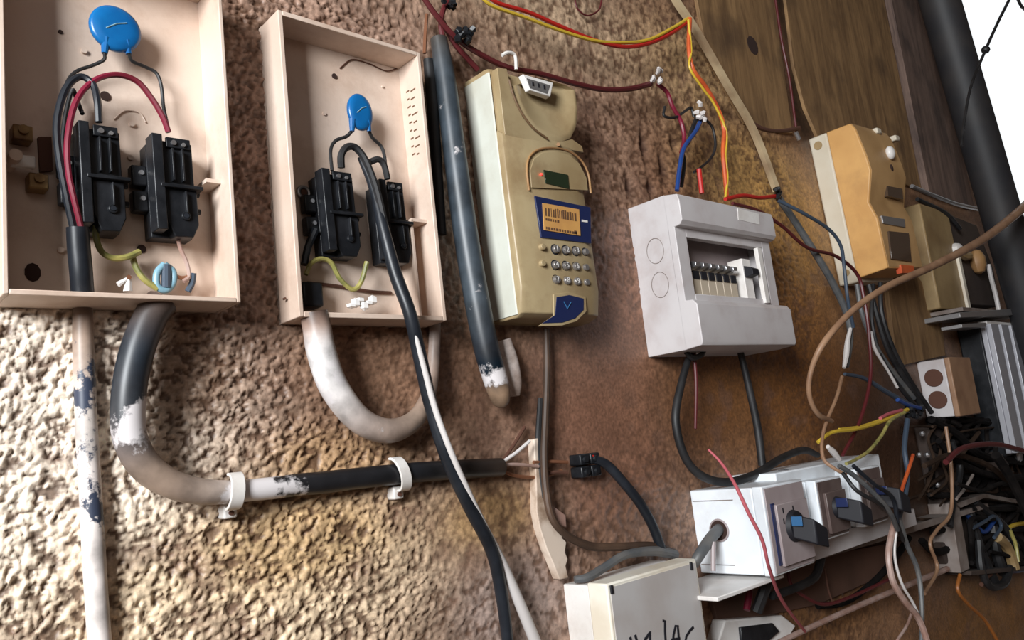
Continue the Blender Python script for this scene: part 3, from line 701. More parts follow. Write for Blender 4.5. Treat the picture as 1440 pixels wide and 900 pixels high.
shl = [(L(Cm, u, v, FD).x, L(Cm, u, v, FD).z) for u, v in [(699, 92), (714, 96), (719, 120), (727, 145), (737, 165), (750, 181), (768, 194), (788, 199), (806, 195), (820, 205), (822, 214), (790, 206), (706, 200)]]
shl[0] = (.004, .2585); shl[-1] = (.004, .186); shl[-2] = (shl[-2][0], .186); shl[-3] = (shl[-3][0], .187)
obj('shoulder', MB().prism(shl, (-.041, -.0503)), 'meter_cream', Cm, bevel=.0006)
# display arch
arc = [(744, 268), (741, 240), (744, 222), (756, 211), (776, 208), (798, 212), (816, 224), (827, 244), (831, 272)]
ap = spline([tuple(L(Cm, u, v, FD)) for u, v in arc], 5)
obj('display_rim', MB().tube([Vector(p) for p in ap], .0012, 8), 'meter_brown', Cm)
facepoly(Cm, 'display_panel', [(747, 264), (745, 240), (750, 224), (762, 215), (780, 213), (800, 218), (814, 230), (824, 250), (826, 268)], FD, .0008, 'meter_cream')
dw = facepoly(Cm, 'display', [(764, 239), (798, 246), (800, 266), (767, 258)], FD+.001, .0009, 'lcd')
q = L(Cm, 761, 245, FD+.002); obj('indicator_light', MB().ball(q, .0013, 8), 'led_red', Cm)
# label
lb = facepoly(Cm, 'label_frame', [(751, 276), (829, 292), (830, 343), (760, 334)], FD, .0016, 'navy', .0004)
pp = facepoly(Cm, 'label', [(762, 286), (813, 295), (815, 332), (764, 324)], FD+.001, .0015, 'amber_label', 0)
mb = MB(); rr = random.Random(5)
def lq(a, b_):   # a,b in 0..1 across the label
    u = 762+a*51+b_*2; v = 286+b_*38+a*9; return L(Cm, u, v, FD+.0026)
def bar(mb_, a0, a1, b0, b1):
    pl = [(lq(a, b_).x, lq(a, b_).z) for a, b_ in ((a0, b0), (a1, b0), (a1, b1), (a0, b1))]; mb_.prism(pl, (-FD-.0024, -FD-.00275))
a = .08
while a < .9:
    wv = rr.uniform(.015, .05); bar(mb, a, a+wv, .10+rr.uniform(0, .06), .44); a += wv+rr.uniform(.015, .04)
for b0, a1 in ((.52, .45), (.84, .9)):
    a = .08
    while a < a1:
        wv = rr.uniform(.03, .07); bar(mb, a, a+wv, b0, b0+.09); a += wv+.025
bar(mb, .86, .93, .8, .92)
obj('printed_marks', mb, 'ink_brown', pp, smooth=False)
facepoly(Cm, 'label_tick', [(818, 309), (826, 310.5), (826, 313), (818, 312)], FD+.0015, .0005, 'pvc_white', 0)
# keys
def key(u, v, r, m_, txt=None):
    q = L(Cm, u, v, FD)
    k = obj('key', MB().cyl((q.x, -.0505, q.z), (q.x, -.0555, q.z), r, r*.86, 16), m_, Cm, bevel=.0004)
    if m_ == 'chrome_key':
        obj('key_collar', MB().tube([(q.x+r*1.12*math.cos(a), -.0517, q.z+r*1.12*math.sin(a)) for a in np.linspace(0, 2*math.pi, 17)], .0007, 6), 'ink', k)
    if txt:
        cu = bpy.data.curves.new('digit', 'FONT'); cu.body = txt; cu.size = r*1.7; cu.align_x = 'CENTER'; cu.align_y = 'CENTER'; cu.extrude = .0001
        tmp = bpy.data.objects.new('tmp', cu); me_ = bpy.data.meshes.new_from_object(tmp); bpy.data.objects.remove(tmp)
        o_ = bpy.data.objects.new('digit', me_); C.objects.link(o_); me_.materials.clear(); me_.materials.append(M['pvc_white'])
        o_.parent = k; o_.location = (q.x, -.0557, q.z); o_.rotation_euler = (math.pi/2, 0, 0)
txts = ['1', '2', '3', None, '4', '5', '6', None, '7', '8', '9', None]
for j, (u0, v0) in enumerate([(780, 351), (780, 373), (781, 394)]):
    for i in range(4):
        key(u0+i*15.2-(i*i)*.4, v0+i*1.2, .0046 if i < 3 else .0038, 'chrome_key', txts[j*4+i])
for u, v in [(761, 348), (761, 371)]: key(u, v, .0036, 'meter_cream')
# emblem
facepoly(Cm, 'emblem_border', [(778, 414), (800, 411), (823, 418), (824, 438), (810, 452), (790, 458), (756, 459), (778, 444)], FD, .0009, 'meter_cream')
em = facepoly(Cm, 'emblem', [(782, 418), (800, 415), (820, 420), (820, 436), (808, 448), (790, 454), (762, 455), (780, 443)], FD+.0004, .0010, 'navy')
q = [L(Cm, u, v, FD+.0018) for u, v in [(793, 424), (798, 434), (803, 425)]]
obj('emblem_mark', MB().tube(q, .0006, 6), 'knob_blue', em)
obj('scribble', MB().tube([L(Cm, u, v, .044) for u, v in [(838, 392), (832, 400), (838, 406), (830, 416), (836, 420)]], .0006, 5), 'copper', Cm)
obj('keyhole_plug', MB().cyl(L(Cm, 785, 203, FD), L(Cm, 785, 203, FD+.002), .002), 'meter_brown', Cm)

# trunking and cables under the keypad meter
cable('drop_cable', 'dark brown cable hanging under the keypad meter', 'cable', [(768, 462, .012, 9), (769, 520, .012, 10), (767, 590, .012, 11), (765, 640, .014, 11), (768, 690, .016, 11), (776, 728, .018, 11), (796, 752, .02, 11), (830, 768, .022, 12), (870, 769, .024, 12), (915, 768, .024, 12), (948, 778, .022, 13)], 'umber', n=10)
cable('drop_cable', 'black cable beside the brown one under the keypad meter', 'cable', [(760, 560, .008, 8), (757, 620, .009, 9), (759, 660, .01, 8), (764, 700, .01, 8)], 'black_cable')
mb = MB(); 
tr = [(750, 618), (757, 616), (761, 650), (764, 688), (770, 710), (776, 726), (784, 742), (791, 744), (790, 756), (796, 762), (794, 776), (798, 786), (795, 796), (799, 813), (786, 815), (776, 790), (768, 772), (759, 745), (754, 720), (753, 670)]
tag(obj('torn_trunking', MB().prism(pix_poly(tr, .010), (-.001, -.011)), 'peach_trunk', bevel=.001), 'torn cream plastic trunking leading down to the handwritten box', 'trunking')
tag(obj('trunking_flap', MB().prism(pix_poly([(779, 712), (796, 724), (797, 742), (782, 736)], .014), (-.011, -.014)), 'pinkwire', bevel=.001), 'broken peach-coloured flap beside the torn trunking', 'flap')
cable('loop_cable', 'dark cable running along the top of the handwritten box', 'cable', [(808, 815, .02, 10), (826, 812, .026, 12), (850, 798, .026, 12), (880, 780, .028, 12), (920, 775, .028, 14), (950, 780, .028, 13)], 'grey_cable', n=10)

# ------------------------------------------------------------------ distribution board (D)
Dm = thing('distribution_board', 'grey-white distribution board with a window onto a row of breakers', 'board', (.7765, 0, .0955), .010)
W, H = .215, .188
body = MB()
body.box(0, .003, -.058, -.001, 0, H); body.box(W-.003, W, -.058, -.001, 0, H)
body.box(.003, W-.003, -.058, -.001, 0, .003); body.box(.003, W-.003, -.058, -.001, H-.003, H)
body.box(.003, W-.003, -.004, -.001, .003, H-.003)
obj('body', body, 'board_grey', Dm, bevel=.0008)
hood = MB().prism([(-.056, H), (-.076, H-.004), (-.078, H-.012), (-.078, H-.036), (-.074, H-.041), (-.056, H-.043)], (0, W), 'x')
obj('upper_cover', hood, 'board_grey', Dm, bevel=.001)
low = MB().prism([(-.056, .0), (-.079, .002), (-.081, .006), (-.081, .050), (-.076, .056), (-.056, .058)], (0, W), 'x')
obj('lower_cover', low, 'board_grey', Dm, bevel=.001)
fr = MB().box(0, .022, -.066, -.056, .056, H-.041).box(W-.020, W, -.066, -.056, .056, H-.041)
fr.box(.022, W-.02, -.066, -.056, H-.052, H-.041).box(.022, W-.02, -.066, -.056, .056, .066)
obj('window_frame', fr, 'board_grey', Dm, bevel=.0008)
obj('inner_panel', MB().box(.003, W-.003, -.034, -.030, .05, H-.04), 'front_grey', Dm)
for i, (u, v) in enumerate([(924, 357), (928, 408)]):
    q = L(Dm, u, v, 0); 
    # knockouts on the left side face
    zc = (.125, .083)[i]
    pts = [(-.0004, -.034+.0125*math.cos(a), zc+.0155*math.sin(a)) for a in np.linspace(0, 2*math.pi, 25)]
    obj('knockout', MB().tube(pts, .0004, 6), 'rail_grey', Dm)
cardx = [L(Dm, u, v, .078) for u, v in [(1037, 293), (1067, 301), (1068, 316), (1038, 309)]]
obj('paper_label', MB().prism([(a.x, a.z) for a in cardx], (-.0775, -.0785)), 'pvc_white', Dm)
# breakers: a row of modules, each a thing sitting on the rail
rail = obj('din_rail', MB().box(.02, W-.02, -.038, -.034, .082, .098), 'dull_steel', Dm)
for k in range(6):
    x = .036+k*.0165
    bk = thing('circuit_breaker', ['narrow beige breaker at the left end of the row in the grey-white board', 'narrow beige breaker second from the left in the board window', 'narrow beige breaker third from the left in the board window', 'narrow beige breaker fourth from the left in the board window', 'narrow beige breaker fifth from the left in the board window', 'narrow beige breaker right beside the white main switch'][k], 'breaker', (.7765+x, 0, .0955), .010, 'circuit breakers in the distribution board')
    obj('housing', MB().box(0, .0155, -.056, -.038, .068, .096).box(0, .0155, -.050, -.038, .096, .112), 'breaker_beige', bk, bevel=.0006)
    obj('toggle', MB().prism([(-.050, .100), (-.062, .103), (-.062, .108), (-.050, .112)], (.003, .0125), 'x'), 'steel', bk, bevel=.0005)
    obj('slot', MB().box(.002, .0135, -.0575, -.055, .088, .098), 'ink', bk)
ms = thing('main_switch', 'white main switch with a black toggle, right of the breaker row', 'switch', (.7765+.148, 0, .0955), .010)
obj('housing', MB().box(0, .020, -.060, -.038, .068, .122), 'pvc_white', ms, bevel=.0008)
obj('toggle', MB().prism([(-.060, .096), (-.072, .098), (-.072, .106), (-.060, .112)], (.002, .018), 'x'), 'ink', ms, bevel=.0006)
obj('window_cover', MB().box(.175, .185, -.070, -.064, .060, .135), 'pvc_white', Dm, bevel=.0006)

# ------------------------------------------------------------------ amber meter (E)
Em = thing('amber_meter', 'amber-yellow electricity meter on a white base below the wooden boards', 'meter', (1.322, 0, .2175), .075)
EW, EH = .150, .262
obj('base', MB().box(0, EW, -.034, -.001, 0, EH), 'meter_base', Em, bevel=.003)
prof = [(-.034, .006), (-.086, .012), (-.086, .095), (-.078, .125), (-.092, .175), (-.090, .20), (-.082, .25), (-.076, EH), (-.034, EH)]
obj('cover', MB().prism(prof, (0, EW), 'x'), 'meter_amber', Em, bevel=.002)
fp = MB().prism([(-.0855, .014), (-.0865, .014), (-.0865, .095), (-.0785, .125), (-.0925, .175), (-.0905, .20), (-.0825, .25), (-.0765, .262), (-.0755, .26), (-.0905, .175), (-.0775, .125), (-.0855, .095)], (.004, EW-.004), 'x')
obj('face_plate', fp, 'meter_face', Em)
def eq(u, v, d=.088): return L(Em, u, v, d)
q = eq(1252, 215, .092); obj('seal_cap', MB().ball(q, .011, 14, 1, .7, 1.1), 'pvc_white', Em)
q = eq(1254, 236, .092); obj('seal_hole', MB().ball(q, .005, 10, 1, .4, 1.3), 'hole', Em)
pl = [(eq(u, v).x, eq(u, v).z) for u, v in [(1240, 303), (1272, 308), (1273, 320), (1242, 314)]]
obj('counter_window', MB().prism(pl, (-.080, -.0885)), 'dull_steel', Em, bevel=.0006)
pl = [(eq(u, v).x, eq(u, v).z) for u, v in [(1249, 325), (1277, 328), (1281, 368), (1253, 364)]]
obj('terminal_window', MB().prism(pl, (-.080, -.0895)), 'dark_window', Em, bevel=.0006)
pl = [(eq(u, v, .086).x, eq(u, v, .086).z) for u, v in [(1246, 262), (1267, 266), (1268, 281), (1247, 276)]]
obj('rating_plate', MB().prism(pl, (-.080, -.0885)), 'dark_window', Em)
for u, v in [(1226, 182), (1252, 192)]:
    q = eq(u+4, v+3, .076); obj('top_tab', MB().box(q.x-.008, q.x+.010, -.084, -.070, q.z-.006, q.z+.004), 'meter_base', Em, bevel=.002)
q = P(1148, 216, .02); obj('side_plug', MB().cyl((-.001, -.016, .245), (-.0005, -.016, .245), .0075, n=18), 'old_cream', Em)
obj('side_plug', MB().cyl((-.001, -.018, .02), (-.0005, -.018, .02), .006, n=16), 'old_cream', Em)
obj('red_tag', MB().prism([(eq(u, v).x, eq(u, v).z) for u, v in [(1266, 372), (1284, 374), (1285, 384), (1268, 384)]], (-.080, -.089)), 'orange', Em)

# old cover behind E
Gm = thing('old_meter_cover', 'dull tan meter cover right of the amber meter, partly behind it', 'cover', (1.700, 0, .188), .01)
obj('shell', MB().box(-.03, .125, -.034, -.001, 0, .215), 'old_cream', Gm, bevel=.003)
obj('edge_strip', MB().box(.112, .127, -.040, -.034, .004, .14), 'fbox_cream', Gm, bevel=.001)
obj('shelf_lip', MB().box(-.02, .30, -.07, -.001, -.012, -.004), 'rail_grey', Gm, bevel=.001)
# dark cavity, its shade made as a solid dark block, with fittings
tag(obj('dark_recess_box', MB().prism(pix_poly([(1322, 300), (1368, 318), (1392, 380), (1400, 432), (1345, 428)], .02), (-.001, -.028)), 'dark_void', bevel=.002), 'dark open box beside the post with white fittings in it', 'box')
o = thing('lamp_fitting', 'small white fitting in the dark recess beside the post', 'fitting', P(1345, 352, .035))
obj('fitting_body', MB().ball((0, 0, 0), .020, 10, 1.1, .7, .8), 'pvc_white', o)
obj('fitting_arm', MB().tube([(0, 0, -.005), (.03, -.004, -.012), (.055, -.004, -.008)], .009, 8), 'old_cream', o)
tag(obj('brown_fitting', MB().ball(P(1375, 368, .04), .024, 10, .8, .7, 1.2), 'meter_brown'), 'brown lump fitting hanging right of the small white fitting', 'fitting')
cable('frayed_rope', 'frayed white cord hanging beside the dark post', 'cord', [(1390, 372, .05), (1394, 392, .05), (1400, 415, .05), (1405, 440, .05)], 'white_wire', w=6)
# small junction box H
Hm = thing('junction_box', 'small white junction box with two round knockouts, left of the ribbed unit', 'junction box', (1.588, 0, -.021), .0)
obj('body', MB().box(0, .108, -.050, -.001, 0, .107), 'board_grey', Hm, bevel=.002)
obj('lid', MB().box(-.001, .109, -.060, -.050, -.001, .108), 'tan_cable', Hm, bevel=.002)
for z in (.074, .033): obj('knockout', MB().cyl((.004, -.027, z), (-.0025, -.027, z), .0165, n=20), 'rust', Hm, bevel=.0008)
# ribbed aluminium unit I
Im = thing('ribbed_unit', 'black box with a ribbed aluminium front at the right edge', 'heat sink', (1.835, 0, -.105), .0)
obj('housing', MB().box(0, .26, -.046, -.001, -.01, .262), 'black', Im, bevel=.003)
fins = MB(); fins.box(.002, .26, -.056, -.046, -.004, .262)
obj('heat_sink', fins, 'aluminium', Im, bevel=.001)
for k in range(4):
    x = .004+k*.066; obj('fin', MB().box(x, x+.046, -.066, -.056, -.004, .262), 'aluminium', Im, bevel=.001)
obj('end_cap', MB().box(-.004, .262, -.062, -.044, .262, .268), 'pvc_white', Im, bevel=.001)
tag(obj('metal_ledge', MB().prism(pix_poly([(1346, 440), (1460, 432), (1460, 442), (1347, 447)], .07), (-.001, -.075)), 'dull_steel', bevel=.001), 'thin metal ledge above the ribbed aluminium front', 'ledge')
tag(obj('metal_ledge', MB().prism(pix_poly([(1350, 456), (1385, 454), (1385, 460), (1351, 461)], .065), (-.03, -.068)), 'dull_steel', bevel=.0006), 'short metal strip below the longer ledge', 'ledge')

# ------------------------------------------------------------------ row of rotary isolators (J)
HK = .026
def isolator(label, x0, z0, w_, h_, d_, knob=True, big=False):
    o = thing('rotary_isolator', label, 'switch', (x0, 0, z0), .0)
    obj('housing', MB().box(0, w_, -d_+.014, -.001 if big else -.05, 0, h_), 'switch_white', o, bevel=.0015)
    obj('cover', MB().box(-.0008, w_+.0008, -d_, -d_+.0135, -.0008, h_+.0008), 'switch_white', o, bevel=.0015)
    a = .006
    fm = 'front_grey' if big else 'front_dark'; HK = .026 if big else .030; S = 1.0 if big else 1.35  # front colours carry the dim light and dark reflections on white cases
    obj('front_plate', MB().box(a*.3, w_-a*.3, -d_-.0015, -d_, a*.3, h_-a*.3), fm, o, bevel=.0005)
    obj('dial_plate', MB().box(w_*.16, w_*.94, -d_-.006, -d_-.0015, h_*.08, h_*.78), fm, o, bevel=.0008)
    if big: obj('side_gap', MB().box(w_*.10, w_*.17, -d_-.003, -d_-.001, h_*.10, h_*.80), 'navy', o)
    c = (w_*.50, h_*.50)
    kb = obj('dial', MB().cyl((c[0], -d_-.006, c[1]), (c[0], -d_-.012, c[1]), h_*.19, h_*.17, 20), 'ink', o, bevel=.0006)
    hl = MB(); a0 = [(c[0]-h_*.17*S, c[1]-h_*.12*S), (c[0]+h_*.16*S, c[1]-h_*.16*S), (c[0]+h_*.20*S, c[1]+h_*.08*S), (c[0]-h_*.15, c[1]+h_*.15*S)]; a1 = [(c[0]-h_*.12*S, c[1]-h_*.20*S), (c[0]+h_*.16*S, c[1]-h_*.28*S), (c[0]+h_*.18*S, c[1]-h_*.06*S), (c[0]-h_*.10*S, c[1]+h_*.09*S)]
    hl.add([(x, -d_-.012, z) for x, z in a0]+[(x, -d_-.012-HK, z) for x, z in a1], [(0, 1, 2, 3), (7, 6, 5, 4), (0, 4, 5, 1), (1, 5, 6, 2), (2, 6, 7, 3), (3, 7, 4, 0)])
    hd = obj('handle', hl, 'ink', kb, bevel=.002)
    obj('handle_top', MB().prism([(c[0]-h_*.17*S, c[1]+h_*.02*S), (c[0]-h_*.165*S, c[1]+h_*.13*S), (c[0]-h_*.18*S, c[1]+h_*.13*S), (c[0]-h_*.185*S, c[1]+h_*.02*S)], (-d_-.014, -d_-.014-HK*.5)), 'knob_blue' if big else 'navy', kb, bevel=.0004)  # chip painted as the sky's reflection on the black handle
    if big:
        for i, (x, z) in enumerate([(w_*.30, h_*.70), (w_*.55, h_*.70), (w_*.28, h_*.58)]):
            obj('marking', MB().box(x-.0012, x+.0012, -d_-.0063, -d_-.0059, z-.003, z+.003), 'ink', o)
    return o, hd
o1, _ = isolator('large white rotary isolator nearest the camera, left end of the switch row', .822, -.166, .090, .097, .100, big=True)
# side face details of the near isolator
obj('side_seam', MB().box(-.0012, 0, -.060, -.004, .084, .0848), 'rail_grey', o1)
obj('side_seam', MB().box(-.0012, 0, -.05, -.004, .010, .0106), 'rail_grey', o1)
obj('cable_entry', MB().cyl((.002, -.036, .050), (-.0022, -.036, .050), .0115, n=22), 'hole', o1, bevel=.0006)
obj('entry_collar', MB().tube([(-.001, -.036+.0122*math.cos(a), .050+.0122*math.sin(a)) for a in np.linspace(0, 2*math.pi, 25)], .0013, 8), 'front_grey', o1)
o2, _ = isolator('middle rotary isolator of the switch row with a wide black handle', .948, -.146, .066, .071, .098)
o3, _ = isolator('far rotary isolator of the switch row, under hanging wires', 1.066, -.146, .070, .074, .096)
bs = thing('switch_enclosure', 'long white enclosure behind the three rotary isolators', 'enclosure', (.912, 0, -.172), .0)
obj('body', MB().box(.001, .30, -.066, -.001, 0, .112), 'switch_white', bs, bevel=.002)
obj('lower_strip', MB().prism([(.002, 0), (.36, 0), (.36, .024), (.002, .024)], (-.066, -.078)), 'board_grey', bs, bevel=.001)
q = L(bs, 1104, 662, .05); obj('top_screw', MB().box(q.x-.003, q.x+.003, -.054, -.042, .1118, .1125), 'ink', bs)
# mounting rail and shelf below
tag(obj('mounting_rail', MB().prism(pix_poly([(1150, 772), (1280, 738), (1385, 708), (1387, 714), (1282, 748), (1150, 786)], .035), (-.001, -.04)), 'rail_grey', bevel=.001), 'long grey mounting rail under the switch row', 'rail')
sh = [P(980, 806, .10), P(1062, 808, .10), P(990, 828, .03)]
tag(obj('shelf_bracket', MB().box(.725, .86, -.088, -.001, -.175, -.1705), 'pvc_white', bevel=.001), 'thin white shelf strip just under the large near isolator', 'shelf')
tag(obj('backing_sheet', MB().prism(pix_poly([(990, 812), (1270, 760), (1262, 800), (1150, 850), (1010, 880)], .006), (-.001, -.008)), 'sheet_brown', bevel=.001), 'reddish brown panel on the wall under the switch row', 'panel')

# ------------------------------------------------------------------ handwritten box (F)
Fm = thing('marked_box', 'cream box with black handwriting at the bottom edge', 'box', (.589, 0, -.262), .0)
FW, FH = .142, .126
obj('body', MB().box(0, FW, -.036, -.001, 0, FH), 'pvc_white', Fm, bevel=.0015)
obj('lid', MB().box(-.002, FW+.002, -.062, -.036, -.002, FH+.003), 'fbox_cream', Fm, bevel=.0018)  # lid whitened in colour for the strong light on its left side
obj('lid_face', MB().box(.002, FW-.002, -.0628, -.0615, .001, FH-.001), 'fbox_front', Fm)
for u, v in [(860, 829), (972, 796)]:
    q = L(Fm, u, v, .0632); obj('lid_screw', MB().box(q.x-.0018, q.x+.0018, -.0642, -.0625, q.z-.004, q.z+.004), 'ink', Fm, bevel=.0004)
def stroke(px): return [L(Fm, u, v, .0632) for u, v in px]
hw_ = MB()
for st in [[(893, 893), (896, 903), (904, 908), (908, 897)], [(907, 900), (912, 892), (914, 888), (914, 903), (913, 912)], [(932, 873), (935, 873), (935, 888), (936, 904)],
           [(946, 906), (947, 893), (950, 880), (953, 880), (954, 893), (955, 906)], [(944, 900), (956, 898)], [(975, 882), (970, 887), (965, 895), (963, 905), (968, 912)], [(886, 896), (889, 908)]]:
    hw_.tube(stroke(st), .0016, 6, flat=.3)
obj('handwriting', hw_, 'handwrite', Fm)
cable('thick_grey_cable', 'grey-brown cable from the handwritten box into the hole of the near isolator', 'cable', [(975, 795, .035, 14), (985, 778, .04, 16), (1000, 756, .04, 16), (1014, 742, .035, 16), (1020, 740, .03, 16)], 'grey_cable', n=12)
cable('entry_wire', 'short dark wire hanging from the isolator hole', 'wire', [(1003, 762, .046), (1003, 780, .046), (1003, 803, .046)], 'front_grey', w=7)
tag(obj('peeled_label', MB().prism(pix_poly([(1020, 872), (1100, 865), (1120, 880), (1105, 905), (1010, 905)], .02), (-.001, -.02)), 'pvc_white', bevel=.002), 'whitish plastic piece at the bottom edge right of the handwritten box', 'plastic piece')
tag(obj('black_patch', MB().prism(pix_poly([(1040, 882), (1085, 876), (1095, 888), (1075, 905), (1042, 905)], .022), (-.02, -.024)), 'black', bevel=.001), 'black clip lying on the whitish plastic piece', 'clip')

# ------------------------------------------------------------------ wires at the top
cable('red_wire', 'red wire sagging across the top of the wall', 'wire', [(680, -12), (700, 4), (745, 18), (790, 38), (840, 58), (880, 66), (915, 60), (945, 46), (970, 28)], 'red', d=.035, w=6)
cable('yellow_wire', 'yellow wire twisted with the sagging red wire', 'wire', [(672, -10), (692, 8), (740, 25), (785, 42), (835, 57), (875, 60), (912, 56), (945, 40), (968, 26)], 'yellow', d=.036, w=5)
cable('orange_wire', 'orange wire dropping from the batten to the grey-white board', 'wire', [(970, 26), (969, 70), (975, 98), (992, 122), (1008, 150), (1018, 180), (1017, 215), (1020, 250), (1022, 276)], 'orange', d=.04, w=6.5)
cable('yellow_wire', 'yellow wire twisted down along the orange wire', 'wire', [(968, 28), (972, 70), (970, 95), (988, 124), (1004, 146), (1021, 185), (1020, 220), (1023, 250), (1020, 278)], 'yellow', d=.042, w=3.5)
cable('red_wire', 'short red wire along the top of the grey-white board', 'wire', [(1020, 280), (1045, 275), (1068, 278), (1090, 276)], 'red', d=.045, w=6)
cable('maroon_cable', 'dark maroon cable running over the keypad meter to the white clips', 'cable', [(590, -12), (612, 20), (640, 52), (675, 76), (715, 95), (760, 104), (810, 118), (850, 126), (885, 125), (915, 118)], 'maroon', d=.03, w=8)
cable('maroon_cable', 'dark cable beginning at the top edge above the grey hose', 'cable', [(640, -10), (625, 10), (620, 35), (625, 60)], 'maroon', d=.024, w=8)
cable('maroon_cable', 'short dark cable ending behind the top of the keypad meter', 'cable', [(622, 30), (640, 62), (660, 85), (672, 98)], 'maroon', d=.02, w=8)
cable('maroon_wire', 'thin dark red wire from the right white clip down to the blue wires', 'wire', [(925, 118), (938, 130), (946, 150), (958, 172), (962, 195), (958, 215)], 'dark_red', d=.03, w=6)
cable('black_wire', 'thin black wire looping left of the blue wires', 'wire', [(935, 150), (934, 163), (950, 165), (965, 155), (972, 152), (976, 165)], 'black_cable', d=.03, w=4)
cable('black_wire', 'thin black wire looping right of the blue wires', 'wire', [(990, 166), (1002, 180), (1006, 205), (1000, 222), (985, 236), (976, 242)], 'black_cable', d=.03, w=4)
cable('blue_wire', 'dark blue wire entering the top of the grey-white board', 'wire', [(986, 168), (978, 185), (962, 208), (956, 235), (952, 268)], 'blue_wire', d=.04, w=6.5)
cable('blue_wire', 'second blue wire close behind the first at the grey-white board', 'wire', [(980, 165), (972, 185), (968, 200), (960, 212), (962, 230), (958, 262)], 'black_cable', d=.032, w=6)
cable('red_wire', 'short dull red wire end poking from the top of the grey-white board', 'wire', [(983, 238), (985, 255), (987, 272)], 'red', d=.035, w=7)
def scrunch(name, label, cat, u, v, d, ru, rv, n, m, seed, r=.0026):
    rg = random.Random(seed); s = mpp(u, v, d); mb = MB()
    for k in range(n):
        c = P(u+rg.uniform(-ru, ru), v+rg.uniform(-rv, rv), d+rg.uniform(-.004, .006))
        e = c+Vector((rg.uniform(-1, 1), rg.uniform(-1, 1), rg.uniform(-1, 1))).normalized()*s*rv*rg.uniform(.5, 1.1)
        mb.tube([c, (c+e)/2+Vector((0, -.002, 0)), e], [r, r*1.1, r*.8], 6)
    return tag(obj(name, mb, m), label, cat)
scrunch('black_connector', 'black scruffy connector on the maroon cable above the keypad meter', 'connector', 655, 50, .034, 13, 9, 16, 'black', 1, .0036)
scrunch('tape_joint', 'white taped joint where the blue wires start', 'tape', 987, 158, .04, 4, 9, 7, 'white_wire', 2, .003)
scrunch('tape_joint', 'white taped joint at the right end of the maroon cable', 'tape', 922, 108, .035, 7, 12, 8, 'white_wire', 3, .0024)
scrunch('terminal_knot', 'small black joint where grey cable and red wire meet', 'joint', 1092, 272, .045, 6, 6, 9, 'black', 5, .0035)
scrunch('black_connector', 'small black twist of cable at the very top beside the maroon cable', 'connector', 632, 5, .03, 9, 5, 7, 'black', 6, .003)
cable('cable_hook', 'thin white hook clip over the maroon cable above the keypad meter', 'clip', [(706, 78, .04), (714, 74, .042), (724, 78, .042), (726, 98, .042)], 'pvc_white', w=5)
cable('wire_scrawl', 'faint thin wire curl near the top of the wall', 'wire', [(808, -4, .008), (812, 12, .008), (826, 22, .008), (842, 14, .008), (846, 0, .008)], 'maroon', w=2.5)

# ------------------------------------------------------------------ cables in the middle right
cable('black_cable', 'thick black cable looping below the grey-white board', 'cable', [(972, 492, .03, 9), (958, 540, .032, 11), (950, 590, .032, 12), (962, 640, .032, 12), (985, 668, .034, 12), (1020, 678, .036, 12), (1060, 668, .038, 12), (1100, 644, .036, 11), (1130, 633, .03, 10), (1150, 640, .03, 8)], 'black_cable', n=12)
cable('black_cable', 'black cable hanging straight down from the grey-white board', 'cable', [(1040, 490, .03, 9), (1052, 540, .03, 10), (1065, 600, .03, 11), (1072, 655, .03, 11)], 'black_cable', n=12)
cable('brown_wire', 'thin brown wire stub hanging under the grey-white board', 'wire', [(976, 492, .034, 5), (979, 540, .034, 5), (978, 603, .034, 4)], 'maroon')
cable('black_cable', 'short black loop against the underside of the grey-white board', 'cable', [(965, 495, .04, 8), (973, 503, .04, 8), (985, 500, .04, 8), (990, 492, .04, 8)], 'black_cable')
cable('tan_cable', 'thick tan cable sweeping from the right edge and curling down the middle', 'cable', [(1620, 120, .18, 14), (1530, 210, .17, 13), (1460, 272, .16, 13), (1430, 300, .16, 12), (1380, 338, .155, 12), (1310, 375, .15, 11), (1250, 402, .145, 10), (1200, 436, .135, 9), (1160, 480, .12, 9), (1141, 520, .10, 7.5), (1138, 555, .09, 7), (1150, 582, .085, 7), (1170, 592, .08, 6)], 'tan_cable', n=12)
cable('grey_cable', 'grey cable running from the black joint down to the switch row', 'cable', [(1095, 278, .045, 10), (1120, 315, .046, 10), (1150, 362, .05, 10), (1172, 400, .05, 10), (1190, 440, .05, 9), (1196, 475, .05, 8), (1190, 515, .05, 8)], 'grey_cable', n=10)
cable('maroon_wire', 'dark red wire from the grey-white board passing under the amber meter', 'wire', [(1030, 286, .06), (1065, 296, .06), (1100, 318, .06), (1135, 348, .06), (1175, 360, .06), (1205, 385, .06), (1215, 420, .06), (1222, 470, .06), (1224, 530, .06), (1210, 590, .06), (1185, 640, .06)], 'maroon', w=5)
cable('blue_grey_wire', 'thin slate wire curving in front of the white base of the amber meter', 'wire', [(1095, 282, .06), (1130, 300, .075), (1165, 322, .08), (1182, 345, .08), (1187, 375, .075), (1192, 420, .07), (1200, 460, .06)], 'steel_blue', w=5)
for px, m_, w_, lb in [
    ([(1205, 400), (1212, 440), (1228, 480), (1250, 515), (1285, 560)], 'grey_cable', 7, 'grey cable dropping under the amber meter, leftmost of the bundle'),
    ([(1222, 400), (1232, 440), (1248, 490), (1270, 530), (1298, 575)], 'black_cable', 8, 'black cable in the bundle under the amber meter, next to the grey one'),
    ([(1238, 398), (1240, 440), (1256, 490), (1280, 535), (1310, 580)], 'black_cable', 7, 'black cable in the bundle under the amber meter, along the wooden board'),
    ([(1228, 400), (1226, 450), (1238, 500), (1262, 540), (1290, 575)], 'black_cable', 6, 'thin black cable crossing behind the bundle under the amber meter')]:
    cable('bundle_cable', lb, 'cable', px, m_, d=.05, w=w_)
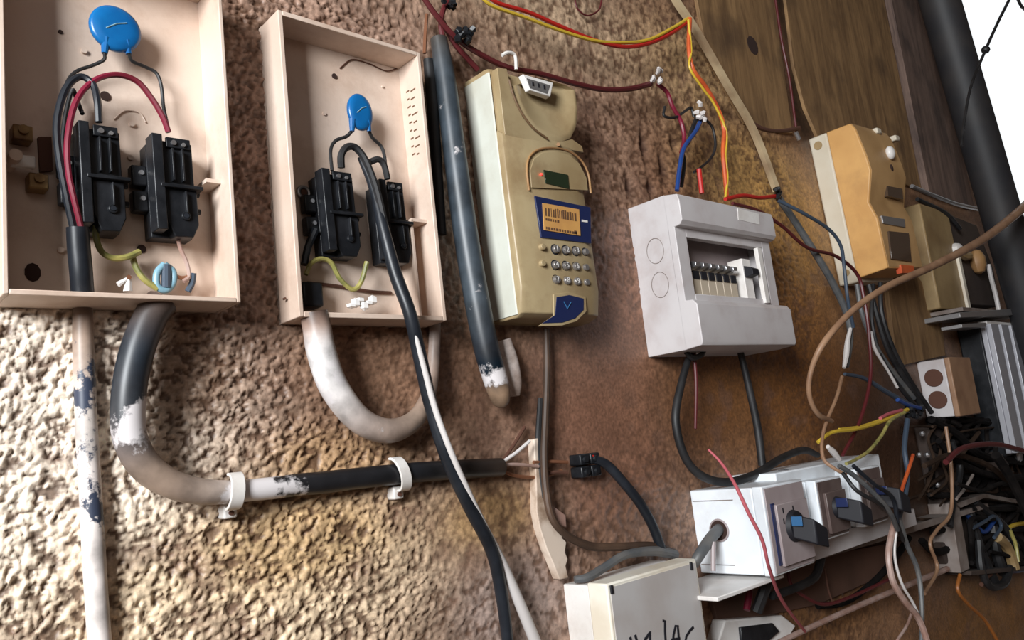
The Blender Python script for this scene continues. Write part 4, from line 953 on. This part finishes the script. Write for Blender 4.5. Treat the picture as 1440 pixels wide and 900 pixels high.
cable('white_wire', 'bare white twisted wire end beside the tan loop', 'wire', [(1196, 462, .055, 5), (1192, 480, .055, 7), (1190, 500, .055, 8), (1187, 517, .055, 5)], 'white_wire')
cable('white_wire', 'white scuffed wire in front of the black bundle', 'wire', [(1224, 466, .056, 5), (1230, 490, .056, 5), (1248, 520, .056, 4), (1262, 545, .056, 4)], 'white_wire')
cable('blue_wire', 'blue-grey wire leading right to the wire joint by the junction box', 'wire', [(1188, 526, .055, 5), (1215, 532, .055, 6), (1245, 550, .055, 7), (1275, 567, .055, 7), (1292, 575, .055, 6)], 'steel_blue')
cable('blue_wire', 'bright blue wire end at the joint by the junction box', 'wire', [(1262, 562, .058), (1278, 570, .058), (1294, 574, .058)], 'blue_wire', w=6)
cable('yellow_wire', 'bright yellow wire running left from the joint by the junction box', 'wire', [(1276, 576, .06), (1255, 586, .062), (1230, 596, .065), (1200, 604, .07), (1170, 608, .07), (1150, 622, .06)], 'yellow', w=5.5)
cable('yellow_wire', 'paler yellow wire above the bright one beside the tan loop', 'wire', [(1270, 578, .06), (1240, 590, .06), (1210, 600, .06), (1180, 604, .066)], 'yellow', w=4.5)
cable('earth_wire', 'yellow-green wire curving down onto the switch row', 'wire', [(1272, 580, .065), (1252, 592, .07), (1240, 612, .075), (1222, 634, .08), (1200, 648, .085), (1190, 652, .09)], 'yellow_green', w=5)
cable('pink_wire', 'short pink wire inside the yellow wires', 'wire', [(1268, 577, .063), (1250, 582, .063), (1238, 588, .063)], 'pink_red', w=5)
cable('brown_wire', 'thin tan wire hanging from the white wire end to the switch row', 'wire', [(1184, 530, .07), (1176, 560, .075), (1162, 594, .08), (1156, 620, .085), (1158, 645, .09), (1172, 658, .1), (1190, 668, .11)], 'tan_cable', w=5)
cable('peeled_wire', 'peeled pale wire end above the switch row', 'wire', [(1164, 628, .10, 6), (1172, 636, .10, 9), (1180, 646, .10, 7)], 'white_wire')
cable('red_wire', 'pinkish red wire falling in front of the near isolator', 'wire', [(996, 632, .12, 3), (1015, 652, .13, 4), (1034, 682, .135, 5), (1052, 720, .14, 5.5), (1072, 760, .14, 5.5), (1082, 800, .13, 5), (1100, 845, .10, 5), (1132, 888, .06, 4)], 'pink_red')
for px, m_, w_, lb in [
    ([(1180, 655, .13), (1200, 668, .135), (1225, 690, .14), (1250, 718, .14), (1262, 745, .13)], 'grey_cable', 7, 'grey wire draped over the far isolator, upper one'),
    ([(1185, 665, .12), (1205, 690, .135), (1235, 708, .14), (1258, 730, .13), (1270, 760, .12)], 'black_cable', 6, 'black wire draped over the far isolator, under the grey one'),
    ([(1200, 655, .13), (1228, 680, .135), (1255, 700, .135), (1262, 735, .13)], 'sheath', 6, 'thin dark wire draped over the far isolator, rightmost one'),
    ([(1258, 735, .12), (1250, 775, .12), (1255, 815, .12), (1272, 845, .12), (1292, 870, .12), (1305, 905, .12)], 'pinkwire', 9, 'pale pinkish twisted cable falling to the bottom edge'),
    ([(1262, 735, .125), (1258, 780, .12), (1268, 820, .12), (1285, 850, .12), (1300, 885, .12)], 'white_wire', 4, 'thin pale strand twisted round the pinkish cable'),
    ([(1265, 730, .11), (1275, 765, .11), (1290, 800, .11), (1296, 845, .11), (1296, 905, .11)], 'grey_cable', 7, 'slate grey cable falling beside the pinkish one'),
    ([(1276, 590, .07), (1272, 630, .075), (1276, 665, .08), (1272, 700, .09), (1262, 735, .1)], 'steel_blue', 7, 'slate wire falling from the joint to the switch row'),
    ([(1284, 640, .08), (1276, 665, .085), (1268, 690, .09), (1264, 715, .1)], 'orange', 5, 'short orange wire beside the slate wire right of the isolators'),
    ([(1330, 600, .06), (1338, 660, .06), (1337, 720, .06), (1318, 745, .06), (1308, 765, .06), (1318, 800, .06), (1300, 835, .07)], 'tan_cable', 5, 'thin brown cable falling left of the cable-filled box'),
    ([(1338, 620, .05), (1350, 660, .05), (1340, 710, .05), (1336, 740, .05)], 'black_cable', 9, 'thick black cable falling right of the wire joint'),
    ([(1368, 668, .06), (1358, 685, .06), (1345, 702, .06)], 'rail_grey', 4, 'short pale wire end above the cable-filled box'),
    ([(1085, 800, .05), (1075, 830, .05), (1064, 860, .04)], 'black_cable', 16, 'thick black cable dropping below the near isolator'),
    ([(1155, 785, .05), (1145, 812, .05), (1115, 828, .05), (1085, 838, .045)], 'black_cable', 12, 'black cable curving under the middle isolator'),
    ([(1108, 800, .04), (1112, 820, .04), (1130, 838, .04), (1160, 850, .04), (1200, 838, .04), (1250, 815, .04)], 'maroon', 5, 'thin dark red wire sagging under the switch row'),
    ([(1050, 805, .03), (1054, 830, .03), (1050, 858, .03)], 'dark_red', 10, 'dull red cable below the white shelf strip'),
    ([(1160, 800, .02), (1165, 830, .02), (1172, 850, .02)], 'rust', 3, 'thin rusty wire against the reddish brown panel'),
    ([(1150, 852, .012), (1190, 846, .014), (1232, 815, .016), (1262, 780, .016), (1278, 756, .016)], 'sooty', 9, 'sooty black cable curving up behind the falling cables under the rail'),
    ([(1296, 760, .02), (1312, 775, .022), (1332, 772, .022), (1345, 756, .02), (1334, 744, .02), (1312, 748, .02)], 'sooty', 10, 'short sooty black loop left of the open box'),
    ([(1282, 862, .05), (1275, 880, .05), (1262, 900, .05)], 'pinkwire', 4, 'short pink wire at the bottom left of the falling cables'),
    ([(1350, 808, .05), (1347, 830, .05), (1362, 850, .05), (1385, 872, .05), (1405, 905, .05)], 'umber_orange', 5, 'orange wire trailing from the cable-filled box to the bottom edge'),
    ([(1290, 280, .03), (1330, 300, .035), (1350, 322, .04)], 'black_cable', 6, 'black wire dropping behind the tan meter cover'),
]:
    cable('hanging_wire', lb, 'wire', px, m_, w=w_)
cable('thin_conduit', 'thin pinkish white conduit rising to the right at the bottom', 'conduit', [(1090, 906), (1160, 873), (1240, 838), (1332, 800)], 'pinkwire', d=.03, w=8, n=10)
scrunch('wire_joint', 'dirty joint of many wires left of the small junction box', 'joint', 1288, 578, .055, 10, 7, 14, 'black', 8, .004)
for k, (u, v) in enumerate([(1296, 608), (1291, 639), (1303, 639), (1309, 640)]):
    pass
# distribution of grubby connector block under the joint
o = thing('terminal_block', 'dirty dark terminal block with shiny screws below the wire joint', 'terminal block', P(1304, 640, 0), .0)
s = mpp(1304, 640, .03)
obj('block', MB().box(-34*s, 34*s, -.028, -.001, -90*s, 44*s), 'dark_void', o, bevel=.004)
for u, v in [(1296, 610), (1292, 640), (1303, 640), (1317, 682)]:
    q = L(o, u, v, .030); obj('terminal_screw', MB().ball((q.x, -.031, q.z), .0052, 8), 'steel', o)
# loose tangle right of it
rg = random.Random(11); tangle_labels = ['sooty black cable lying across the tangle below the ribbed unit, top one', 'sooty black cable in the tangle, second from the top', 'grey-brown cable crossing the tangle below the ribbed unit', 'thin black cable looping low in the tangle', 'dark cable slanting through the tangle towards the joint', 'thick black cable at the right of the tangle']
tp = [[(1310, 590), (1345, 610), (1380, 640), (1445, 650)], [(1320, 620), (1350, 650), (1395, 668), (1445, 672)], [(1300, 655), (1340, 640), (1390, 655), (1430, 690)], [(1345, 680), (1380, 690), (1410, 680), (1445, 695)], [(1330, 650), (1355, 630), (1400, 625), (1445, 636)], [(1400, 640), (1420, 670), (1435, 700), (1448, 730)]]
for k, px in enumerate(tp):
    cable('tangled_cable', tangle_labels[k], 'cable', px, ['sooty', 'sooty', 'sooty_brown', 'sooty', 'maroon', 'sooty'][k], d=.04+.012*k, w=[11, 9, 8, 6, 8, 13][k])
tag(obj('dusty_lump', MB().ball(P(1398, 655, .03), .035, 8, 1.3, .7, .8), 'dark_void', smooth=False), 'dusty brown lump lying in the tangle of cables', 'lump')
tag(obj('metal_fitting', MB().ball(P(1432, 640, .05), .012, 8, 1, .7, 1.2), 'dull_steel'), 'small shiny metal fitting under the ribbed aluminium front', 'fitting')
def mass(u0, u1, v0, v1, d0, d1, n, seed, wpx, parent=None, wander=40):
    rg = random.Random(seed); mb = MB(); I = inv(parent) if parent is not None else Matrix()
    for k in range(n):
        u = rg.uniform(u0, u1); v = rg.uniform(v0, v1); a = rg.uniform(0, 6.28); c = []
        for j in range(6):
            c.append((u, v, rg.uniform(d0, d1))); a += rg.uniform(-1.1, 1.1)
            u = min(max(u+wander*.5*math.cos(a), u0), u1); v = min(max(v+wander*.5*math.sin(a), v0), v1)
        pts, rad = wpts(c, None, wpx*rg.uniform(.6, 1.3), 5); mb.tube([I @ p for p in pts], rad, 6)
    return mb
for (args, m_, nm, lb) in [((1310, 1450, 592, 696, .003, .035, 44, 3, 9, None, 90), 'sooty', 'cable_tangle', 'matted black tangle of old cables below the ribbed unit'),
                           ((1305, 1450, 600, 690, .01, .04, 10, 4, 5, None, 90), 'sooty_brown', 'cable_tangle', 'brown strands woven through the black tangle below the ribbed unit'),
                           ((1268, 1335, 600, 730, .03, .042, 10, 5, 4, None, 60), 'sooty_brown', 'cable_tangle', 'brown frayed strands over the dirty terminal block')]:
    tag(obj(nm, mass(*args), m_), lb, 'cable tangle', None, 'stuff')
# cable filled box K
Km = thing('open_junction_box', 'open box stuffed with black cables at the lower right', 'box', P(1346, 707, 0), .0)
kp = lambda u, v, d=.045: (L(Km, u, v, d).x, L(Km, u, v, d).z)
obj('left_side', MB().prism([kp(1341, 708), kp(1352, 704), kp(1368, 800), kp(1356, 806)], (-.001, -.040)), 'rail_grey', Km, bevel=.001)
obj('top_side', MB().prism([kp(1345, 708), kp(1385, 694), kp(1450, 706), kp(1450, 711), (kp(1386, 700)[0], kp(1386, 700)[1]), kp(1352, 714)], (-.001, -.045)), 'rail_grey', Km, bevel=.001)
obj('bottom_side', MB().prism([kp(1366, 803), kp(1450, 796), kp(1450, 802), kp(1366, 809)], (-.001, -.045)), 'dark_void', Km, bevel=.001)
obj('back_plate', MB().prism([kp(1350, 708, .01), kp(1450, 706, .01), kp(1450, 800, .01), kp(1366, 805, .01)], (-.001, -.008)), 'dark_void', Km)
tag(obj('wire_mass', mass(1366, 1444, 716, 792, .012, .04, 22, 9, 8, Km, 60), 'sooty', Km), None, None, None, 'stuff')
kl = ['black cable curled at the left inside the open box', 'dark blue wire inside the open box', 'black cable crossing the open box from its upper edge', 'thick black cable hanging out below the open box', 'grey-blue wire looping in the middle of the open box', 'black cable at the right inside the open box', 'brown cable curled low in the open box', 'yellow wire poking out on the right of the open box', 'pale cream cable bent down the right of the open box', 'green-tinged wire at the right of the open box', 'black cable bridging the top of the open box', 'dark blue wire leaving the open box to the right']
kpx = [([(1362, 715), (1368, 740), (1378, 770), (1390, 800), (1400, 822)], 'black_cable', 14), ([(1358, 722), (1372, 738), (1385, 748), (1400, 730)], 'blue_wire', 6),
       ([(1370, 705), (1392, 722), (1412, 740), (1430, 770)], 'black_cable', 10), ([(1376, 760), (1380, 800), (1392, 824), (1412, 820), (1420, 798)], 'black_cable', 11),
       ([(1366, 744), (1382, 735), (1398, 726), (1408, 740), (1398, 756)], 'steel_blue', 5), ([(1395, 740), (1398, 765), (1405, 790), (1412, 806)], 'black_cable', 15),
       ([(1380, 822), (1392, 808), (1412, 800), (1428, 796)], 'rust', 6), ([(1415, 744), (1428, 738), (1450, 735)], 'yellow', 6),
       ([(1402, 755), (1414, 766), (1422, 785), (1426, 800)], 'old_cream', 15), ([(1420, 745), (1428, 765), (1432, 790)], 'yellow_green', 5),
       ([(1360, 708), (1390, 715), (1420, 712), (1445, 722)], 'black_cable', 8), ([(1412, 800), (1430, 802), (1450, 796)], 'blue_wire', 8)]
for k, (px, m_, w_) in enumerate(kpx):
    cable('box_cable', kl[k], 'cable', px, m_, d=.03+.003*(k % 5), w=w_)
tag(obj('paint_rag', MB().prism(pix_poly([(1330, 742), (1352, 752), (1355, 795), (1338, 805), (1326, 780)], .02), (-.001, -.022)), 'dark_void', bevel=.004), 'dark crumpled piece left of the open box', 'piece')
